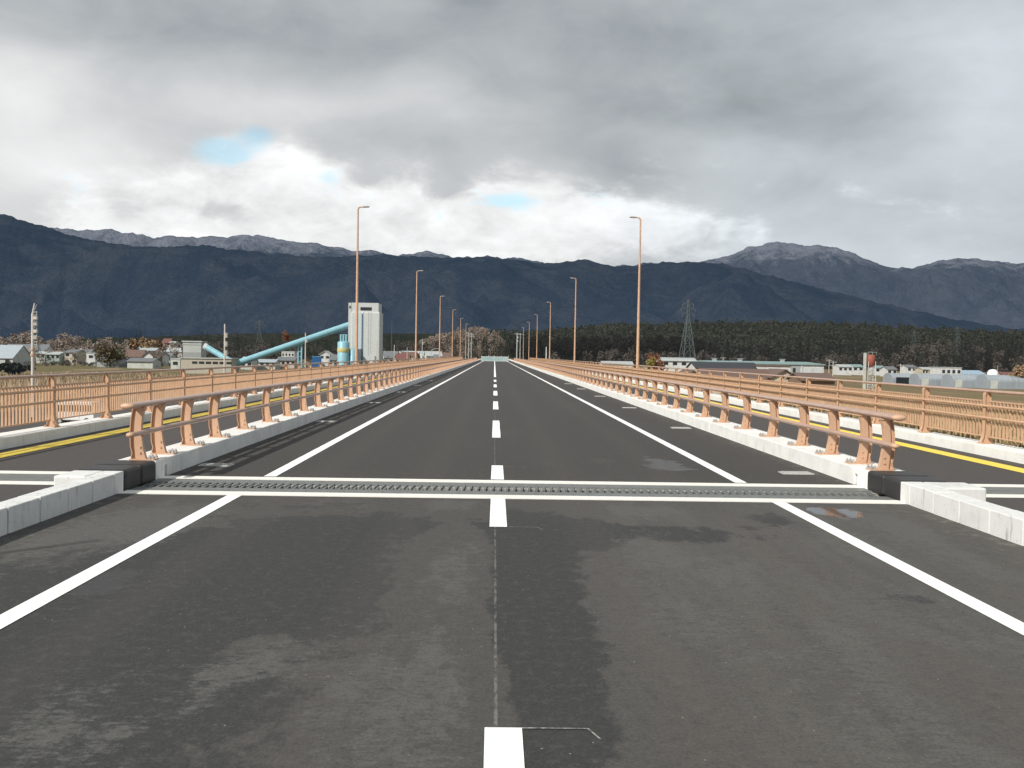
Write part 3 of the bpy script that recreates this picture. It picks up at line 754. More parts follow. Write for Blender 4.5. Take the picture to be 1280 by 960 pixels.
# ------------------------------------------------------------------ houses
wallc = {'white': (.60,.61,.60), 'cream': (.52,.46,.37), 'grey': (.36,.38,.38), 'pale': (.52,.54,.50), 'brown': (.22,.15,.10), 'green': (.34,.42,.37)}
roofc = {'grey': (.16,.17,.18), 'black': (.035,.037,.042), 'brown': (.15,.095,.075), 'maroon': (.17,.07,.06), 'teal': (.22,.32,.31), 'blue': (.30,.40,.50), 'silver': (.36,.41,.45), 'light': (.40,.43,.43)}
WM = {k: paint('wall_'+k, c, None, .8, .7, .5) for k, c in wallc.items()}; RM = {k: paint('roof_'+k, c, tuple(x*.8 for x in c), .6, 1.2, .5, stretch=(1,4,1)) for k, c in roofc.items()}
def house(x0, x1, ytop, Y, label, wall='white', roof='grey', gable='side', roof_h=None, depth=8, nwin=3, cat='house', name='house', base=-5, rz=0, win=True, storeys=1):
    a = at(x0, ytop, Y); b = at(x1, ytop, Y); W = (b.x-a.x)/2; Ht = (a.z+b.z)/2-base
    t = thing(name, label, cat, ((a.x+b.x)/2, Y+depth/2, base), R(rz))
    rh = roof_h if roof_h is not None else min(2.4, Ht*.35); hw = Ht-rh; D = depth/2; e = .5
    q = MB()
    if gable == 'side': q.prismX([(-D,0),(D,0),(D,hw),(0,Ht-.15),(-D,hw)], -W+.3, W-.3)       # ridge along x
    elif gable == 'front': q.prismY([(-W+.3,0),(W-.3,0),(W-.3,hw),(0,Ht-.15),(-W+.3,hw)][::-1], -D, D)
    else: q.box(-W,W,-D,D,0,hw)
    q.build('wall', WM[wall], t)
    q = MB(); th = .18
    if gable == 'side':
        q.prismX([(-D-e,hw-.3),(0,Ht-th),(D+e,hw-.3),(D+e,hw-.3+th),(0,Ht),(-D-e,hw-.3+th)], -W, W)
    elif gable == 'front':
        k_ = (Ht-th-hw+.0)/max(W-.3,.1)
        q.prismY([(-W-.2,hw-.2),(0,Ht-th+.06),(W+.2,hw-.2),(W+.2,hw-.2+th),(0,Ht+.06),(-W-.2,hw-.2+th)][::-1], -D-e, D+e)
    else: q.box(-W-.15,W+.15,-D-.15,D+.15,hw,Ht)
    q.build('roof', RM[roof], t)
    if win:
        for fl in range(storeys):
            zz = hw-1.75-fl*2.6
            if zz < .3: break
            for i in range(nwin):
                cxw = -W+ (2*W)*(i+.5)/nwin; ww = min(.8, W/nwin*.55)
                q = MB(); q.box(cxw-ww,cxw+ww,-D-.04,-D-.003,zz,zz+1.1); f = q.build('window', M['glass'], t)
                q = MB(); q.box(cxw-ww-.08,cxw+ww+.08,-D-.06,-D-.041,zz-.1,zz-.02); q.build('sill', WM['white'], f)
    return t
hs = [
 (-14,17,431,330,'large pale blue-grey shed with a plain sloping roof at the left edge', dict(wall='pale',roof='silver',gable='side',roof_h=4.6,depth=14,nwin=2,cat='shed',name='shed')),
 (4,58,430,440,'long house with a dark grey roof behind the shed at the left edge', dict(wall='white',roof='grey',roof_h=3,nwin=5)),
 (18,32,438.5,370,'small white-walled house with a light roof right of the large shed', dict(wall='white',roof='light',roof_h=.8,nwin=2)),
 (44,57,439,400,'low house with a bright silver roof behind the tall ladder pole', dict(wall='pale',roof='light',roof_h=.9,nwin=2)),
 (57,75,439.5,390,'pale green house with a shallow teal roof right of the ladder pole', dict(wall='green',roof='light',roof_h=1,nwin=3)),
 (80,97,437,380,'two-storey cream house with dark windows left of the large bush', dict(wall='cream',roof='grey',roof_h=1,nwin=2,storeys=2)),
 (97,112,436.5,395,'two-storey house with a dark grey gable roof left of the large bush', dict(wall='grey',roof='grey',nwin=2,storeys=2)),
 (108,119,441,360,'small white shed with flat roof beside the large bush', dict(wall='white',roof='light',gable='flat',roof_h=.3,nwin=1,cat='shed',name='shed')),
 (151,178,437,400,'brown-roofed farmhouse with white gable right of the large bush', dict(wall='white',roof='brown',roof_h=3,nwin=3)),
 (174,195,434.5,460,'white two-storey house behind the brown-roofed farmhouse', dict(wall='white',roof='light',roof_h=1.2,nwin=4,storeys=2)),
 (178,192,440,380,'small house with a white front gable and brown roof', dict(wall='white',roof='brown',gable='front',nwin=2)),
 (190,204,441,385,'low white house with a dark roof left of the grey tower block', dict(wall='white',roof='black',roof_h=1.3,nwin=3)),
 (203,214,441,430,'grey house with grey roof right behind the low white house', dict(wall='pale',roof='grey',nwin=2)),
 (213.5,225,448,300,'tiny pale hut with one dark window left of the low hall', dict(wall='pale',roof='light',gable='flat',roof_h=.4,nwin=1,cat='hut',name='hut')),
 (120,150,447,330,'long low greenhouse-grey shed in front of the bush', dict(wall='grey',roof='grey',roof_h=.8,nwin=0,cat='shed',name='shed')),
 (158,192,447.5,320,'long low shed with a weathered grey roof left of the tiny hut', dict(wall='pale',roof='grey',roof_h=1.0,nwin=0,cat='shed',name='shed')),
 (202,213,423,640,'house with a maroon roof beside the tan round tree', dict(wall='brown',roof='maroon',nwin=2,base=-2,roof_h=3)),
 (211,221.5,426.5,600,'bright white house right of the maroon roof', dict(wall='white',roof='light',roof_h=.6,nwin=3,base=-2)),
 (226,233,428,590,'small white house with a pink roof left of the grey tower block', dict(wall='white',roof='brown',nwin=2,base=-2)),
 (300,316,446,330,'low grey house under the rising conveyor tube', dict(wall='pale',roof='light',nwin=2)),
 (317,345,449,340,'long pale workshop under the middle of the conveyor tube', dict(wall='pale',roof='silver',roof_h=.9,nwin=4,cat='workshop',name='workshop')),
 (345,369,446,350,'beige workshop with a brown roof left of the conveyor support', dict(wall='cream',roof='grey',roof_h=1.2,nwin=4,cat='workshop',name='workshop')),
 (352,368,439,420,'white building with a flat roof behind the beige workshop', dict(wall='white',roof='light',gable='flat',roof_h=.4,nwin=4,storeys=2)),
 (399,413,438.5,400,'white house with a pale gable left of the blue silo', dict(wall='white',roof='light',gable='front',roof_h=1.6,nwin=2)),
 (412,421,443,370,'small grey house close to the blue silo', dict(wall='pale',roof='grey',nwin=2)),
 (480,492,440.5,430,'white house directly right of the silo tower', dict(wall='white',roof='grey',nwin=2)),
 (494,512,442,420,'house with a pinkish maroon roof right of the silo tower', dict(wall='cream',roof='maroon',nwin=3)),
 (541,549,443,400,'small white house between the left street lamps', dict(wall='white',roof='grey',nwin=2)),
 # right side
 (827,872,447,330,'white building with a stained wall left of the long warehouse', dict(wall='white',roof='light',roof_h=1.0,nwin=4,depth=12)),
 (812,829,449,300,'low white shed beside the yellow-green bush', dict(wall='white',roof='light',roof_h=.8,nwin=2,cat='shed',name='shed')),
 (752,792,451.5,420,'long low pale greenhouse left of the nearest right lamp', dict(wall='pale',roof='light',roof_h=1.2,nwin=0,cat='greenhouse',name='greenhouse')),
 (869,950,452.8,215,'long low building with a shiny black roof in front of the warehouse', dict(wall='white',roof='black',roof_h=1.3,nwin=0,depth=10)),
 (951,988,457,212,'low white-walled building with small dark windows in front of the warehouse', dict(wall='white',roof='brown',roof_h=.25,gable='flat',nwin=3,depth=8)),
 (880,967,461,170,'long brown roof of the farmhouse behind the right railing', dict(wall='cream',roof='brown',roof_h=1.7,nwin=0,depth=9)),
 (964,998,461.8,168,'cream gable end with a brown roof right of the long farmhouse roof', dict(wall='cream',roof='brown',gable='front',roof_h=1.5,nwin=0,depth=9)),
 (854,879,463,172,'cream gable end showing just above the right railing', dict(wall='cream',roof='brown',gable='front',roof_h=1.1,nwin=0,depth=9)),
 (1000,1046,466.5,150,'low dark brown roof in front of the warehouse end wall', dict(wall='brown',roof='brown',roof_h=1.0,nwin=0,depth=7)),
 (1048,1066,455.5,420,'low white house with a silver roof left of the water tower', dict(wall='white',roof='light',roof_h=1.0,nwin=3)),
 (1066,1080,455.5,430,'pale house with a teal roof just left of the water tower', dict(wall='white',roof='teal',roof_h=1.0,nwin=2)),
 (1094,1108,457,430,'white house with a teal roof right of the water tower', dict(wall='white',roof='teal',roof_h=1.0,nwin=2)),
 (1109,1122,458,400,'white house with a grey roof left of the greenhouses pole', dict(wall='white',roof='grey',roof_h=1.2,nwin=2)),
 (1134,1146,456,420,'two-storey white house with a dark roof behind the greenhouses', dict(wall='white',roof='grey',roof_h=1.0,nwin=2,storeys=2)),
 (1153,1168,459,400,'low house with a white roof edge and brown wall behind the greenhouses', dict(wall='cream',roof='light',roof_h=.8,nwin=4)),
 (1176.5,1202,459,300,'white two-storey office with square windows behind the greenhouses', dict(wall='white',roof='light',gable='flat',roof_h=.25,nwin=4,storeys=2)),
 (1200,1232,463,305,'long low building with a pale blue roof right of the white office', dict(wall='pale',roof='blue',roof_h=1.1,nwin=3)),
 (1253,1275,465,330,'low maroon-roofed house near the right edge of the photo', dict(wall='cream',roof='maroon',roof_h=1.0,nwin=2)),
]
for x0, x1, yt, Y, lab, kw in hs: house(x0, x1, yt, Y, lab, **kw)
# warehouse
a = at(868, 450, 262); b = at(1030, 457.2, 240)
t = thing('warehouse', 'long pale warehouse with a teal roof edge and vents behind the brown farmhouse roofs', 'warehouse', (0,0,-5))
Hw = (a.z+b.z)/2+5
q = MB(); q.box(a.x, b.x, 240, 268, 0, Hw-.35); q.build('wall', WM['white'], t)
q = MB(); q.box(a.x-.3, b.x+.3, 239.6, 268.4, Hw-.35, Hw-.1); q.prismX([(239.6,Hw-.1),(268.4,Hw-.1),(254,Hw+.45)], a.x-.3, b.x+.3); q.build('roof', RM['teal'], t)
for px in (893, 925, 978):
    c = at(px, 448, 252); q = MB(); q.box(c.x-.5,c.x+.5,251.5,252.5,Hw+.3,Hw+1.0); q.box(c.x-.7,c.x+.7,251.3,252.7,Hw+1.0,Hw+1.12); q.build('roof_vent', RM['light'], t)
c0 = at(988, 460, 240).x; c1 = at(1000, 460, 240).x; c2 = at(1003, 460, 240).x
q = MB(); q.box(c0,c1,239.9,239.98,0,Hw-.5); q.build('wall_panel', WM['grey'], t)
q = MB(); q.box(c1+.3,c2,239.8,239.97,0,Hw-.4); q.box((c2+b.x)/2-.1,(c2+b.x)/2+.1,239.9,239.97,0,Hw-.4); q.build('pilaster', WM['white'], t)
q = MB(); q.box(c0+.6,c0+1.3,239.8,239.88,Hw-2.4,Hw-1.2); q.build('window', M['glass'], t)
for x0, x1, nm in ((c2+.3,(c2+b.x)/2-.3,0), ((c2+b.x)/2+.3,b.x-.3,0)):
    q = MB(); q.box(x0,x1,239.9,239.96,0,Hw-1.0); q.build('sliding_door', paint('door_panel', (.55,.58,.58), None, .6), t)
# greenhouses
M['plastic'] = paint('greenhouse_film', (.30,.335,.37), (.24,.27,.30), .3, .25, .6)
for i, (x0, x1, Y, lab) in enumerate(((1116,1150,262,'arched plastic greenhouse with a dark opening, leftmost of the row'), (1150,1192,250,'arched grey plastic greenhouse, second of the row from the left'),
                         (1192,1236,242,'arched grey plastic greenhouse in front of the white dome'), (1236,1300,236,'arched grey plastic greenhouse at the right edge of the photo'))):
    a = at(x0, 466.8+i*.7, Y); b = at(x1, 466.8+i*.7, Y); W = b.x-a.x
    t = thing('greenhouse', lab, 'greenhouse', (a.x, Y, -5), R(2))
    Hg = a.z+5; prof = [(0,0)]+[(6*(1-math.cos(math.pi*j/10))*.5*1.0, Hg*.55+Hg*.45*math.sin(math.pi*j/10)) for j in range(11)]+[(6,0)]
    q = MB(); q.prismX(prof, 0, W-.3); q.build('cover', M['plastic'], t)
    q = MB()
    for j in range(int(W/1.5)+1):
        xx = min(j*1.5, W-.35)
        for k in range(len(prof)-1): q.tube((xx, prof[k][0]-.04, prof[k][1]+.03), (xx, prof[k+1][0]-.04, prof[k+1][1]+.03), .05, n=4, caps=False)
    q.build('hoops', M['galv'], t)
    q = MB(); q.box(.5 if i else 1, (2.5 if i else 5.5), -.12, -.06, 0, 2.2); q.build('door', M['glass'] if i == 0 else WM['pale'], t)
# dome
p = at(1241, 461.5, 285); t = thing('white_dome', 'small white dome tank between the greenhouses and the tan bushes', 'tank', (p.x, 285, -5))
q = MB(); Rr = 1.6; zt = p.z+5; q.lathe([(Rr,0),(Rr,zt-1.2),(Rr*.85,zt-.6),(Rr*.5,zt-.15),(.01,zt)], n=20); q.build('shell', M['vanwhite'], t)
q = MB(); q.tube((Rr*.9,0,zt-1),(Rr*.9,0,zt+1.2),.06,n=6); q.build('vent_pipe', M['galv'], t)
# red water tank tower
a = at(1080, 441, 170); t = thing('water_tower', 'rusty red tank on a white steel frame with a white ladder shaft', 'water tower', (a.x, 170, -5)); Ht = a.z+5
q = MB(); q.box(0,.42,-.2,.2,0,Ht)
q.build('ladder_shaft', WM['pale'], t)
rT = .75; cxT = 1.35
q = MB(); q.lathe([(.05,Ht-2.75),(rT*.5,Ht-2.6),(rT,Ht-2.3),(rT,Ht-.45),(rT*.9,Ht-.40),(.01,Ht-.3)], c=(cxT,0,0), n=20); q.build('tank', paint('rust_red', (.30,.085,.05), (.22,.065,.045), .7, 2), t)
for dx in (-.65,.65):
    for dy in (-.6,.6):
        q = MB(); q.tube((cxT+dx*1.3,dy,0),(cxT+dx,dy,Ht-1.6),.06,n=6); q.build('leg', WM['white'], t)
q = MB()
for i in range(5):
    z0 = .4+i*.95
    for dy in (-.6,.6): q.tube((cxT-.8,dy,z0),(cxT+.8,dy,z0+.95),.03,n=4); q.tube((cxT+.8,dy,z0),(cxT-.8,dy,z0+.95),.03,n=4); q.tube((cxT-.8,dy,z0+.95),(cxT+.8,dy,z0+.95),.03,n=4)
q.build('bracing', WM['white'], t)
q = MB(); q.box(.3,2.2,-.7,.7,Ht-2.9,Ht-2.84)
for xx in (.5,1.3,2.1): q.tube((xx,-.7,Ht-.4),(xx,-.7,Ht+.15),.025,n=4)
q.box(.4,2.2,-.72,-.68,Ht+.12,Ht+.16); q.build('platform', WM['white'], t)

# ------------------------------------------------------------------ white van beyond the left railing
def van():
    t = thing('parked_van', 'white van parked on the side road below the left railing', 'van', (at(101,520,77).x-.3, 77, -4.6), R(0))
    L, Wv = 3.4, 1.48
    def shell(zs, prof):   # prof (x,z) side outline, extruded in y (van seen side-on)
        pass
    q = MB(); side = [(-1.7,.35),(-1.7,1.0),(-1.62,1.55),(-1.42,1.84),(-1.2,1.9),(1.35,1.9),(1.62,1.86),(1.68,1.5),(1.7,.35)]
    q.prismY(side[::-1], -Wv/2, Wv/2); q.build('body', M['vanwhite'], t, bevel=.06)
    for dx in (-1.1, 1.1):
        for yy in (-Wv/2-.01, Wv/2-.17):
            q = MB(); q.tube((dx, yy, .28), (dx, yy+.18, .28), .28, n=18); w = q.build('wheel', M['tyre'], t)
            q = MB(); q.tube((dx, yy-.01, .28), (dx, yy+.005, .28), .15, n=12); q.build('rim', M['galv'], w)
    for x0, x1, sl in ((-1.42,-.62,.12),(-.5,.42,0),(.54,1.5,0)):
        q = MB(); q.add([(x0,-Wv/2-.012,1.08),(x1,-Wv/2-.012,1.08),(x1,-Wv/2-.012,1.62),(x0+sl,-Wv/2-.012,1.62)], [(0,1,2,3)]); q.build('window', M['glass'], t)
    q = MB(); q.add([(-1.712,-.62,1.05),(-1.712,.62,1.05),(-1.60,.58,1.62),(-1.60,-.58,1.62)], [(3,2,1,0)]); q.build('windscreen', M['glass'], t)
    for yy in (-.55,.55):
        q = MB(); q.box(-1.73,-1.705,yy-.12,yy+.12,.72,.88); q.build('headlight', M['lampgrey'], t)
    q = MB(); q.box(-1.76,-1.705,-.7,.7,.33,.5); q.build('bumper', M['lampgrey'], t)
    q = MB(); q.box(-.56,-.545,-Wv/2-.012,-Wv/2-.004,.5,1.7); q.box(.48,.495,-Wv/2-.012,-Wv/2-.004,.5,1.7); q.build('door_seam', M['dark'], t)
van()
t = MB(); 

# ------------------------------------------------------------------ vegetation
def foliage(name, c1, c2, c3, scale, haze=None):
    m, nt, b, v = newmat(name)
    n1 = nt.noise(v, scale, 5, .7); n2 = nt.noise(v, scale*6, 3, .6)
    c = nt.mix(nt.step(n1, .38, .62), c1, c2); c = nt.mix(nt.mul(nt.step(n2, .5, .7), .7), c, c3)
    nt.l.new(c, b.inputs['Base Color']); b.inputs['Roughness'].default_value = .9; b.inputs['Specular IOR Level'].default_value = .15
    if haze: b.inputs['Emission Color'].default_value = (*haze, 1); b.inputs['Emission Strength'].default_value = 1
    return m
FO = {
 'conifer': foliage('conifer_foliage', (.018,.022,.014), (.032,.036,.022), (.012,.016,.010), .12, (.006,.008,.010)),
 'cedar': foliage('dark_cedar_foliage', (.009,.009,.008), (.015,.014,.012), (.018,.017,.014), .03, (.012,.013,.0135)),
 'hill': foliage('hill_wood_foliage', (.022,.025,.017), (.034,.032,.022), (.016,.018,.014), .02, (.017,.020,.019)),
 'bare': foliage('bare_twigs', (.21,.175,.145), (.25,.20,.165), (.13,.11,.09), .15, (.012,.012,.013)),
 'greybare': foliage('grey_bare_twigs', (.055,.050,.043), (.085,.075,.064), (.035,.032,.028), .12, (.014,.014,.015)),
 'rust': foliage('rust_foliage', (.24,.11,.055), (.20,.085,.05), (.16,.09,.05), .3),
 'olive': foliage('olive_foliage', (.10,.088,.052), (.135,.11,.07), (.07,.062,.04), .3),
 'yellow': foliage('yellow_green_foliage', (.22,.22,.05), (.28,.24,.06), (.13,.14,.04), .5),
 'tan': foliage('tan_foliage', (.24,.165,.10), (.29,.20,.125), (.16,.115,.075), .3),
}
M['bark'] = paint('bark', (.09,.07,.055), (.06,.048,.04), .95, 4, .5)
def crown_pts(q, c, rx, rz, n, leaf, rng, kind):
    c = Vector(c)
    if kind == 'cone':
        for i in range(n):
            k = rng.random()**1.4; z = k*2*rz; rad = rx*(1-k)**.8*(.55+.45*rng.random())*(1+.18*math.sin(z*2.3+c.x))
            a = rng.random()*6.283; q.tri_leaf(c+Vector((math.cos(a)*rad, math.sin(a)*rad, z)), leaf*(1-.4*k), rng)
    else:
        lob = [(Vector((rng.gauss(0,.45)*rx, rng.gauss(0,.45)*rx, rng.uniform(-.45,.6)*rz)), rng.uniform(.35,.62)) for _ in range(7)]
        for i in range(n):
            o, k = lob[rng.randrange(7)]; d = Vector((rng.gauss(0,1),rng.gauss(0,1),rng.gauss(0,1))).normalized()*(.6+.4*rng.random())
            q.tri_leaf(c+o+Vector((d.x*rx*k, d.y*rx*k, d.z*rz*k)), leaf*rng.uniform(.6,1.2), rng)
def tree(px, Y, top_py, width_px, label, kind, mat, base=-5, n=700, leaf=None, name='tree', cat='tree', trunk=True):
    rng = random.Random(int(px*10)); p = at(px, top_py, Y); Ht = p.z-base; rx = width_px*Y/F0/2
    t = thing(name, label, cat, (p.x, Y, base)); leaf = leaf or max(.12, rx*.13)
    q = MB()
    if kind == 'cone': crown_pts(q, (0,0,Ht*.12), rx, Ht*.44, n, leaf, rng, 'cone')
    else:
        rz = min(Ht*.46, rx*1.2) if trunk else Ht*.5
        crown_pts(q, (0,0,Ht-rz), rx*.85, rz, n, leaf, rng, 'round')
    q.build('crown', FO[mat], t)
    q = MB(); tr = max(.08, Ht*.022); q.path([(0,0,0),(tr*.5,0,Ht*.35),(0,0,Ht*.85)], [tr,tr*.7,tr*.2], 7)
    if kind != 'cone':
        for i in range(6):
            a = i*1.05+rng.random(); z0 = Ht*rng.uniform(.3,.55)
            q.path([(0,0,z0),(math.cos(a)*rx*.35,math.sin(a)*rx*.35,z0+Ht*.15),(math.cos(a)*rx*.6,math.sin(a)*rx*.6,z0+Ht*.32)], [tr*.5,tr*.3,tr*.1], 5)
    q.build('trunk', M['bark'], t)
    return t
tree(138, 330, 425, 50, 'large olive-brown bushy tree standing among the houses on the left', 'round', 'olive', n=1500, trunk=False, leaf=.42)
tree(118, 420, 430, 18, 'smaller grey-brown bush left of the large olive tree', 'round', 'greybare', n=500)
tree(186, 470, 420, 34, 'round tan bare tree behind the brown-roofed farmhouse', 'round', 'tan', n=1300)
tree(357, 560, 413, 13, 'orange leafed tree above the conveyor tube', 'round', 'rust', n=500)
tree(224, 560, 421, 7, 'small pale bare tree above the white house', 'round', 'greybare', n=250)
tree(392, 330, 431, 11, 'dark conifer behind the blue container', 'cone', 'conifer', n=500)
tree(85, 430, 434, 9, 'dark slim evergreen between the houses left of the olive bush', 'round', 'conifer', n=300)
tree(48, 430, 424, 10, 'dark evergreen right of the tall ladder pole', 'cone', 'conifer', n=300)
tree(812, 240, 446, 15, 'yellow-green bush at the foot of the nearest right lamp', 'round', 'yellow', n=900, name='bush', cat='bush', trunk=False)
tree(819, 262, 440, 22, 'rusty brown bush behind the yellow-green one', 'round', 'rust', n=900, name='bush', cat='bush', trunk=False)
tree(1270, 240, 455.5, 34, 'pale tan bush at the right edge behind the greenhouses', 'round', 'tan', n=1200, name='bush', cat='bush', trunk=False)
tree(594, 480, 421, 12, 'dark conifer left of the road end', 'cone', 'conifer', n=700)
tree(604, 500, 425, 12, 'dark shorter conifer just above the teal hoarding', 'cone', 'conifer', n=700)
tree(569, 470, 422, 11, 'dark conifer between the far left street lamps', 'cone', 'conifer', n=600)
tree(878, 400, 438, 18, 'grey bare tree right of the tall pylon', 'round', 'greybare', n=500)
tree(10, 225, 453, 36, 'dark hedge clump beyond the left railing at the photo edge', 'round', 'conifer', n=1200, name='hedge', cat='hedge', trunk=False)
tree(30, 232, 454, 22, 'dark hedge clump next to the tall ladder pole', 'round', 'conifer', n=700, name='hedge', cat='hedge', trunk=False)

def wood(name, label, x0, x1, Y0, Y1, tops, wpx, nt_, mat, kind, base, leafs=110, seed=1, hj=.18):
    rng = random.Random(seed); q = MB()
    for i in range(nt_):
        px = rng.uniform(x0, x1); Y = rng.uniform(Y0, Y1)
        for k in range(len(tops)-1):
            if tops[k][0] <= px <= tops[k+1][0]:
                f = (px-tops[k][0])/(tops[k+1][0]-tops[k][0]); ty = tops[k][1]*(1-f)+tops[k+1][1]*f
        p = at(px, ty, (Y0+Y1)/2); hz = at(px, 441, Y).z
        bz = base(px, Y) if callable(base) else base
        topz = at(px, ty, Y).z; Ht = (topz-bz)*(1-hj*rng.random()); rx = wpx*Y/F0/2*rng.uniform(.7,1.25)
        X = at(px, ty, Y).x
        lf = rx*.17; leafs_ = int(leafs*1.7)
        if kind == 'cone' : crown_pts(q, (X, Y, bz+Ht*.05), rx, Ht*.47, leafs_, lf, rng, 'cone')
        else:
            rz = min(Ht*.5, rx*1.3); crown_pts(q, (X, Y, bz+Ht-rz), rx, rz, leafs_, lf, rng, 'round')
            if Ht > 2.6*rx: crown_pts(q, (X, Y, bz+Ht*.35), rx*.8, Ht*.3, leafs_//2, lf, rng, 'round')
    o = q.build(name, FO[mat], None); tag(o, label, 'wood', kind='stuff'); return o
# right side: tall dark cedar stand
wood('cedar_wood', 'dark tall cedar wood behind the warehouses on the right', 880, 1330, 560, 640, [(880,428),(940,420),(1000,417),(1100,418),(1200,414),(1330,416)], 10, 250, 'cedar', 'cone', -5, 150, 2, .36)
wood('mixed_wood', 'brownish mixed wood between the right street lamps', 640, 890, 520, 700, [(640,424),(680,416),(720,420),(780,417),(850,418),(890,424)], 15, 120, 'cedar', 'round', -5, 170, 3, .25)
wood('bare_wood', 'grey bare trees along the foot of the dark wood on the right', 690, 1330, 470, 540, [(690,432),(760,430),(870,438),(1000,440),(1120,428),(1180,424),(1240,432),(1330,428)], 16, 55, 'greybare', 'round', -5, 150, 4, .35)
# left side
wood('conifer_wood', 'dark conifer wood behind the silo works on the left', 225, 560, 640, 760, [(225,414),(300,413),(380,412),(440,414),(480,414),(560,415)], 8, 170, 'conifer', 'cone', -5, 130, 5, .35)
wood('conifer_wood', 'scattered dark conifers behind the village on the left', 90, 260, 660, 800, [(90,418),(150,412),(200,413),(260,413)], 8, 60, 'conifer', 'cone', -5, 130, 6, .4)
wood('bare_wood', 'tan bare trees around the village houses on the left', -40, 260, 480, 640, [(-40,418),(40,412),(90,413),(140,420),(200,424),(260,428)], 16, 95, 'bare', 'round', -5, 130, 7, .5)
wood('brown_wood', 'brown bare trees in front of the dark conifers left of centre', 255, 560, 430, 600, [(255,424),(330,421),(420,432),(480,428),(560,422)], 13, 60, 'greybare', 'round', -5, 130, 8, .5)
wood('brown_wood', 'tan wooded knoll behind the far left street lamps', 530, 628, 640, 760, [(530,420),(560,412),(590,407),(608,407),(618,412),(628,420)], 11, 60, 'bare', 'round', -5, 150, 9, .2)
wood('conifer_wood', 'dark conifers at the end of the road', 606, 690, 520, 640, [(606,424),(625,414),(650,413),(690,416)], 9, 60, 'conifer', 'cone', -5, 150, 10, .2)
wood('village_shrubs', 'low garden shrubs between the village houses', -20, 560, 345, 470, [(-20,441),(100,443),(200,443),(300,446),(420,446),(560,444)], 8, 110, 'greybare', 'round', -5, 70, 12, .35)

wood('field_hedge', 'brown scrub hedge along the far field edge in front of the village', -20, 300, 322, 345, [(-20,451),(60,449),(110,451),(170,449),(220,452),(300,453)], 7, 95, 'greybare', 'round', -5, 60, 14, .3)
wood('village_trees', 'bare garden trees standing among the village houses', 20, 232, 372, 480, [(20,436),(80,432),(150,433),(232,438)], 8, 46, 'bare', 'round', -5, 80, 15, .35)
# small distant village roofs (far, a few pixels each)
rng = random.Random(31)
lab_l = 'tiny distant roof in the village under the mountains on the left'
for i in range(70):
    px = rng.uniform(-5, 225) if i < 58 else rng.uniform(480, 560); Y = rng.uniform(480, 760) if i < 58 else rng.uniform(430, 520); w = rng.uniform(6,11); ty = 441-7690/Y*.0-rng.uniform(-1,9)*(1 if i < 58 else .3)
    c = rng.choice(['white','cream','pale','white']); rf = rng.choice(['grey','maroon','light','brown','silver','teal'])
    p = at(px, ty, Y); W = w*.5; Ht = max(3.5, p.z+5)
    t = thing('distant_house', '%s-walled %s-roofed tiny house far off in the village' % (c, rf), 'house', (p.x, Y, -5), R(rng.uniform(-25,25)), 'tiny far-off village houses, %s with %s roof' % (c, rf))
    q = MB(); q.prismX([(-3,0),(3,0),(3,Ht-2),(0,Ht-.2),(-3,Ht-2)], -W, W); q.build('wall', WM[c], t)
    q = MB(); q.prismX([(-3.5,Ht-2.3),(0,Ht-.15),(3.5,Ht-2.3),(3.5,Ht-2.1),(0,Ht+.1),(-3.5,Ht-2.1)], -W-.4, W+.4); q.build('roof', RM[rf], t)

# grass
def grass(name, label, n, area, hrange, mat, seed, w=.012, lean=.35):
    rng = random.Random(seed); q = MB()
    for i in range(n):
        x, y = area(rng); z = ground_h(x, y)-.05; a = rng.random()*6.283; h = rng.uniform(*hrange)
        dx, dy = math.cos(a)*h*lean*rng.random(), math.sin(a)*h*lean*rng.random(); b = rng.random()*6.283
        wx, wy = math.cos(b)*w*(.6+h), math.sin(b)*w*(.6+h)
        q.add([(x-wx,y-wy,z),(x+wx,y+wy,z),(x+dx*.4+wx*.7,y+dy*.4+wy*.7,z+h*.6),(x+dx*.4-wx*.7,y+dy*.4-wy*.7,z+h*.6),(x+dx,y+dy,z+h)], [(0,1,2,3),(3,2,4)])
        if h > hrange[1]*.75 and rng.random() < .3:
            for k in range(3): q.tri_leaf(Vector((x+dx*.95,y+dy*.95,z+h*(.9+.05*k))), .03, rng)
    o = q.build(name, mat); return tag(o, label, 'grass', kind='stuff')
gm_ = foliage('dry_grass_blades', (.46,.36,.21), (.34,.25,.13), (.20,.16,.08), 1.4)
gm2 = foliage('brown_grass_blades', (.36,.26,.18), (.42,.32,.23), (.20,.17,.08), .5)
def areaR(r):
    y = 3+ (r.random()**1.5)*40; return 9.95+abs(r.gauss(0,1.6))+r.random()*.6, y
grass('dry_grass', 'tall straw coloured dry grass on the bank behind the right railing', 26000, areaR, (.5,1.25), gm_, 5)
def areaL(r):
    y = 3+(r.random()**1.3)*22; return -9.5-abs(r.gauss(0,2.5)), y
grass('dry_grass', 'short brown dry grass on the bank behind the left railing', 6000, areaL, (.08,.3), gm2, 6)
def areaF(sgn, a, b):
    def f(r):
        y = a+(r.random()**1.2)*(b-a); return sgn*(10.5+r.random()*y*.75), y
    return f
grass('reed_bed', 'pinkish brown reeds on the plain left of the bridge', 9000, lambda r: (-12-r.random()*100, 110+r.random()*130), (.5,1.3), gm2, 8, .05)
grass('reed_bed', 'straw coloured reeds on the plain right of the bridge', 9000, areaF(1, 48, 120), (.4,1.1), gm_, 9, .04)

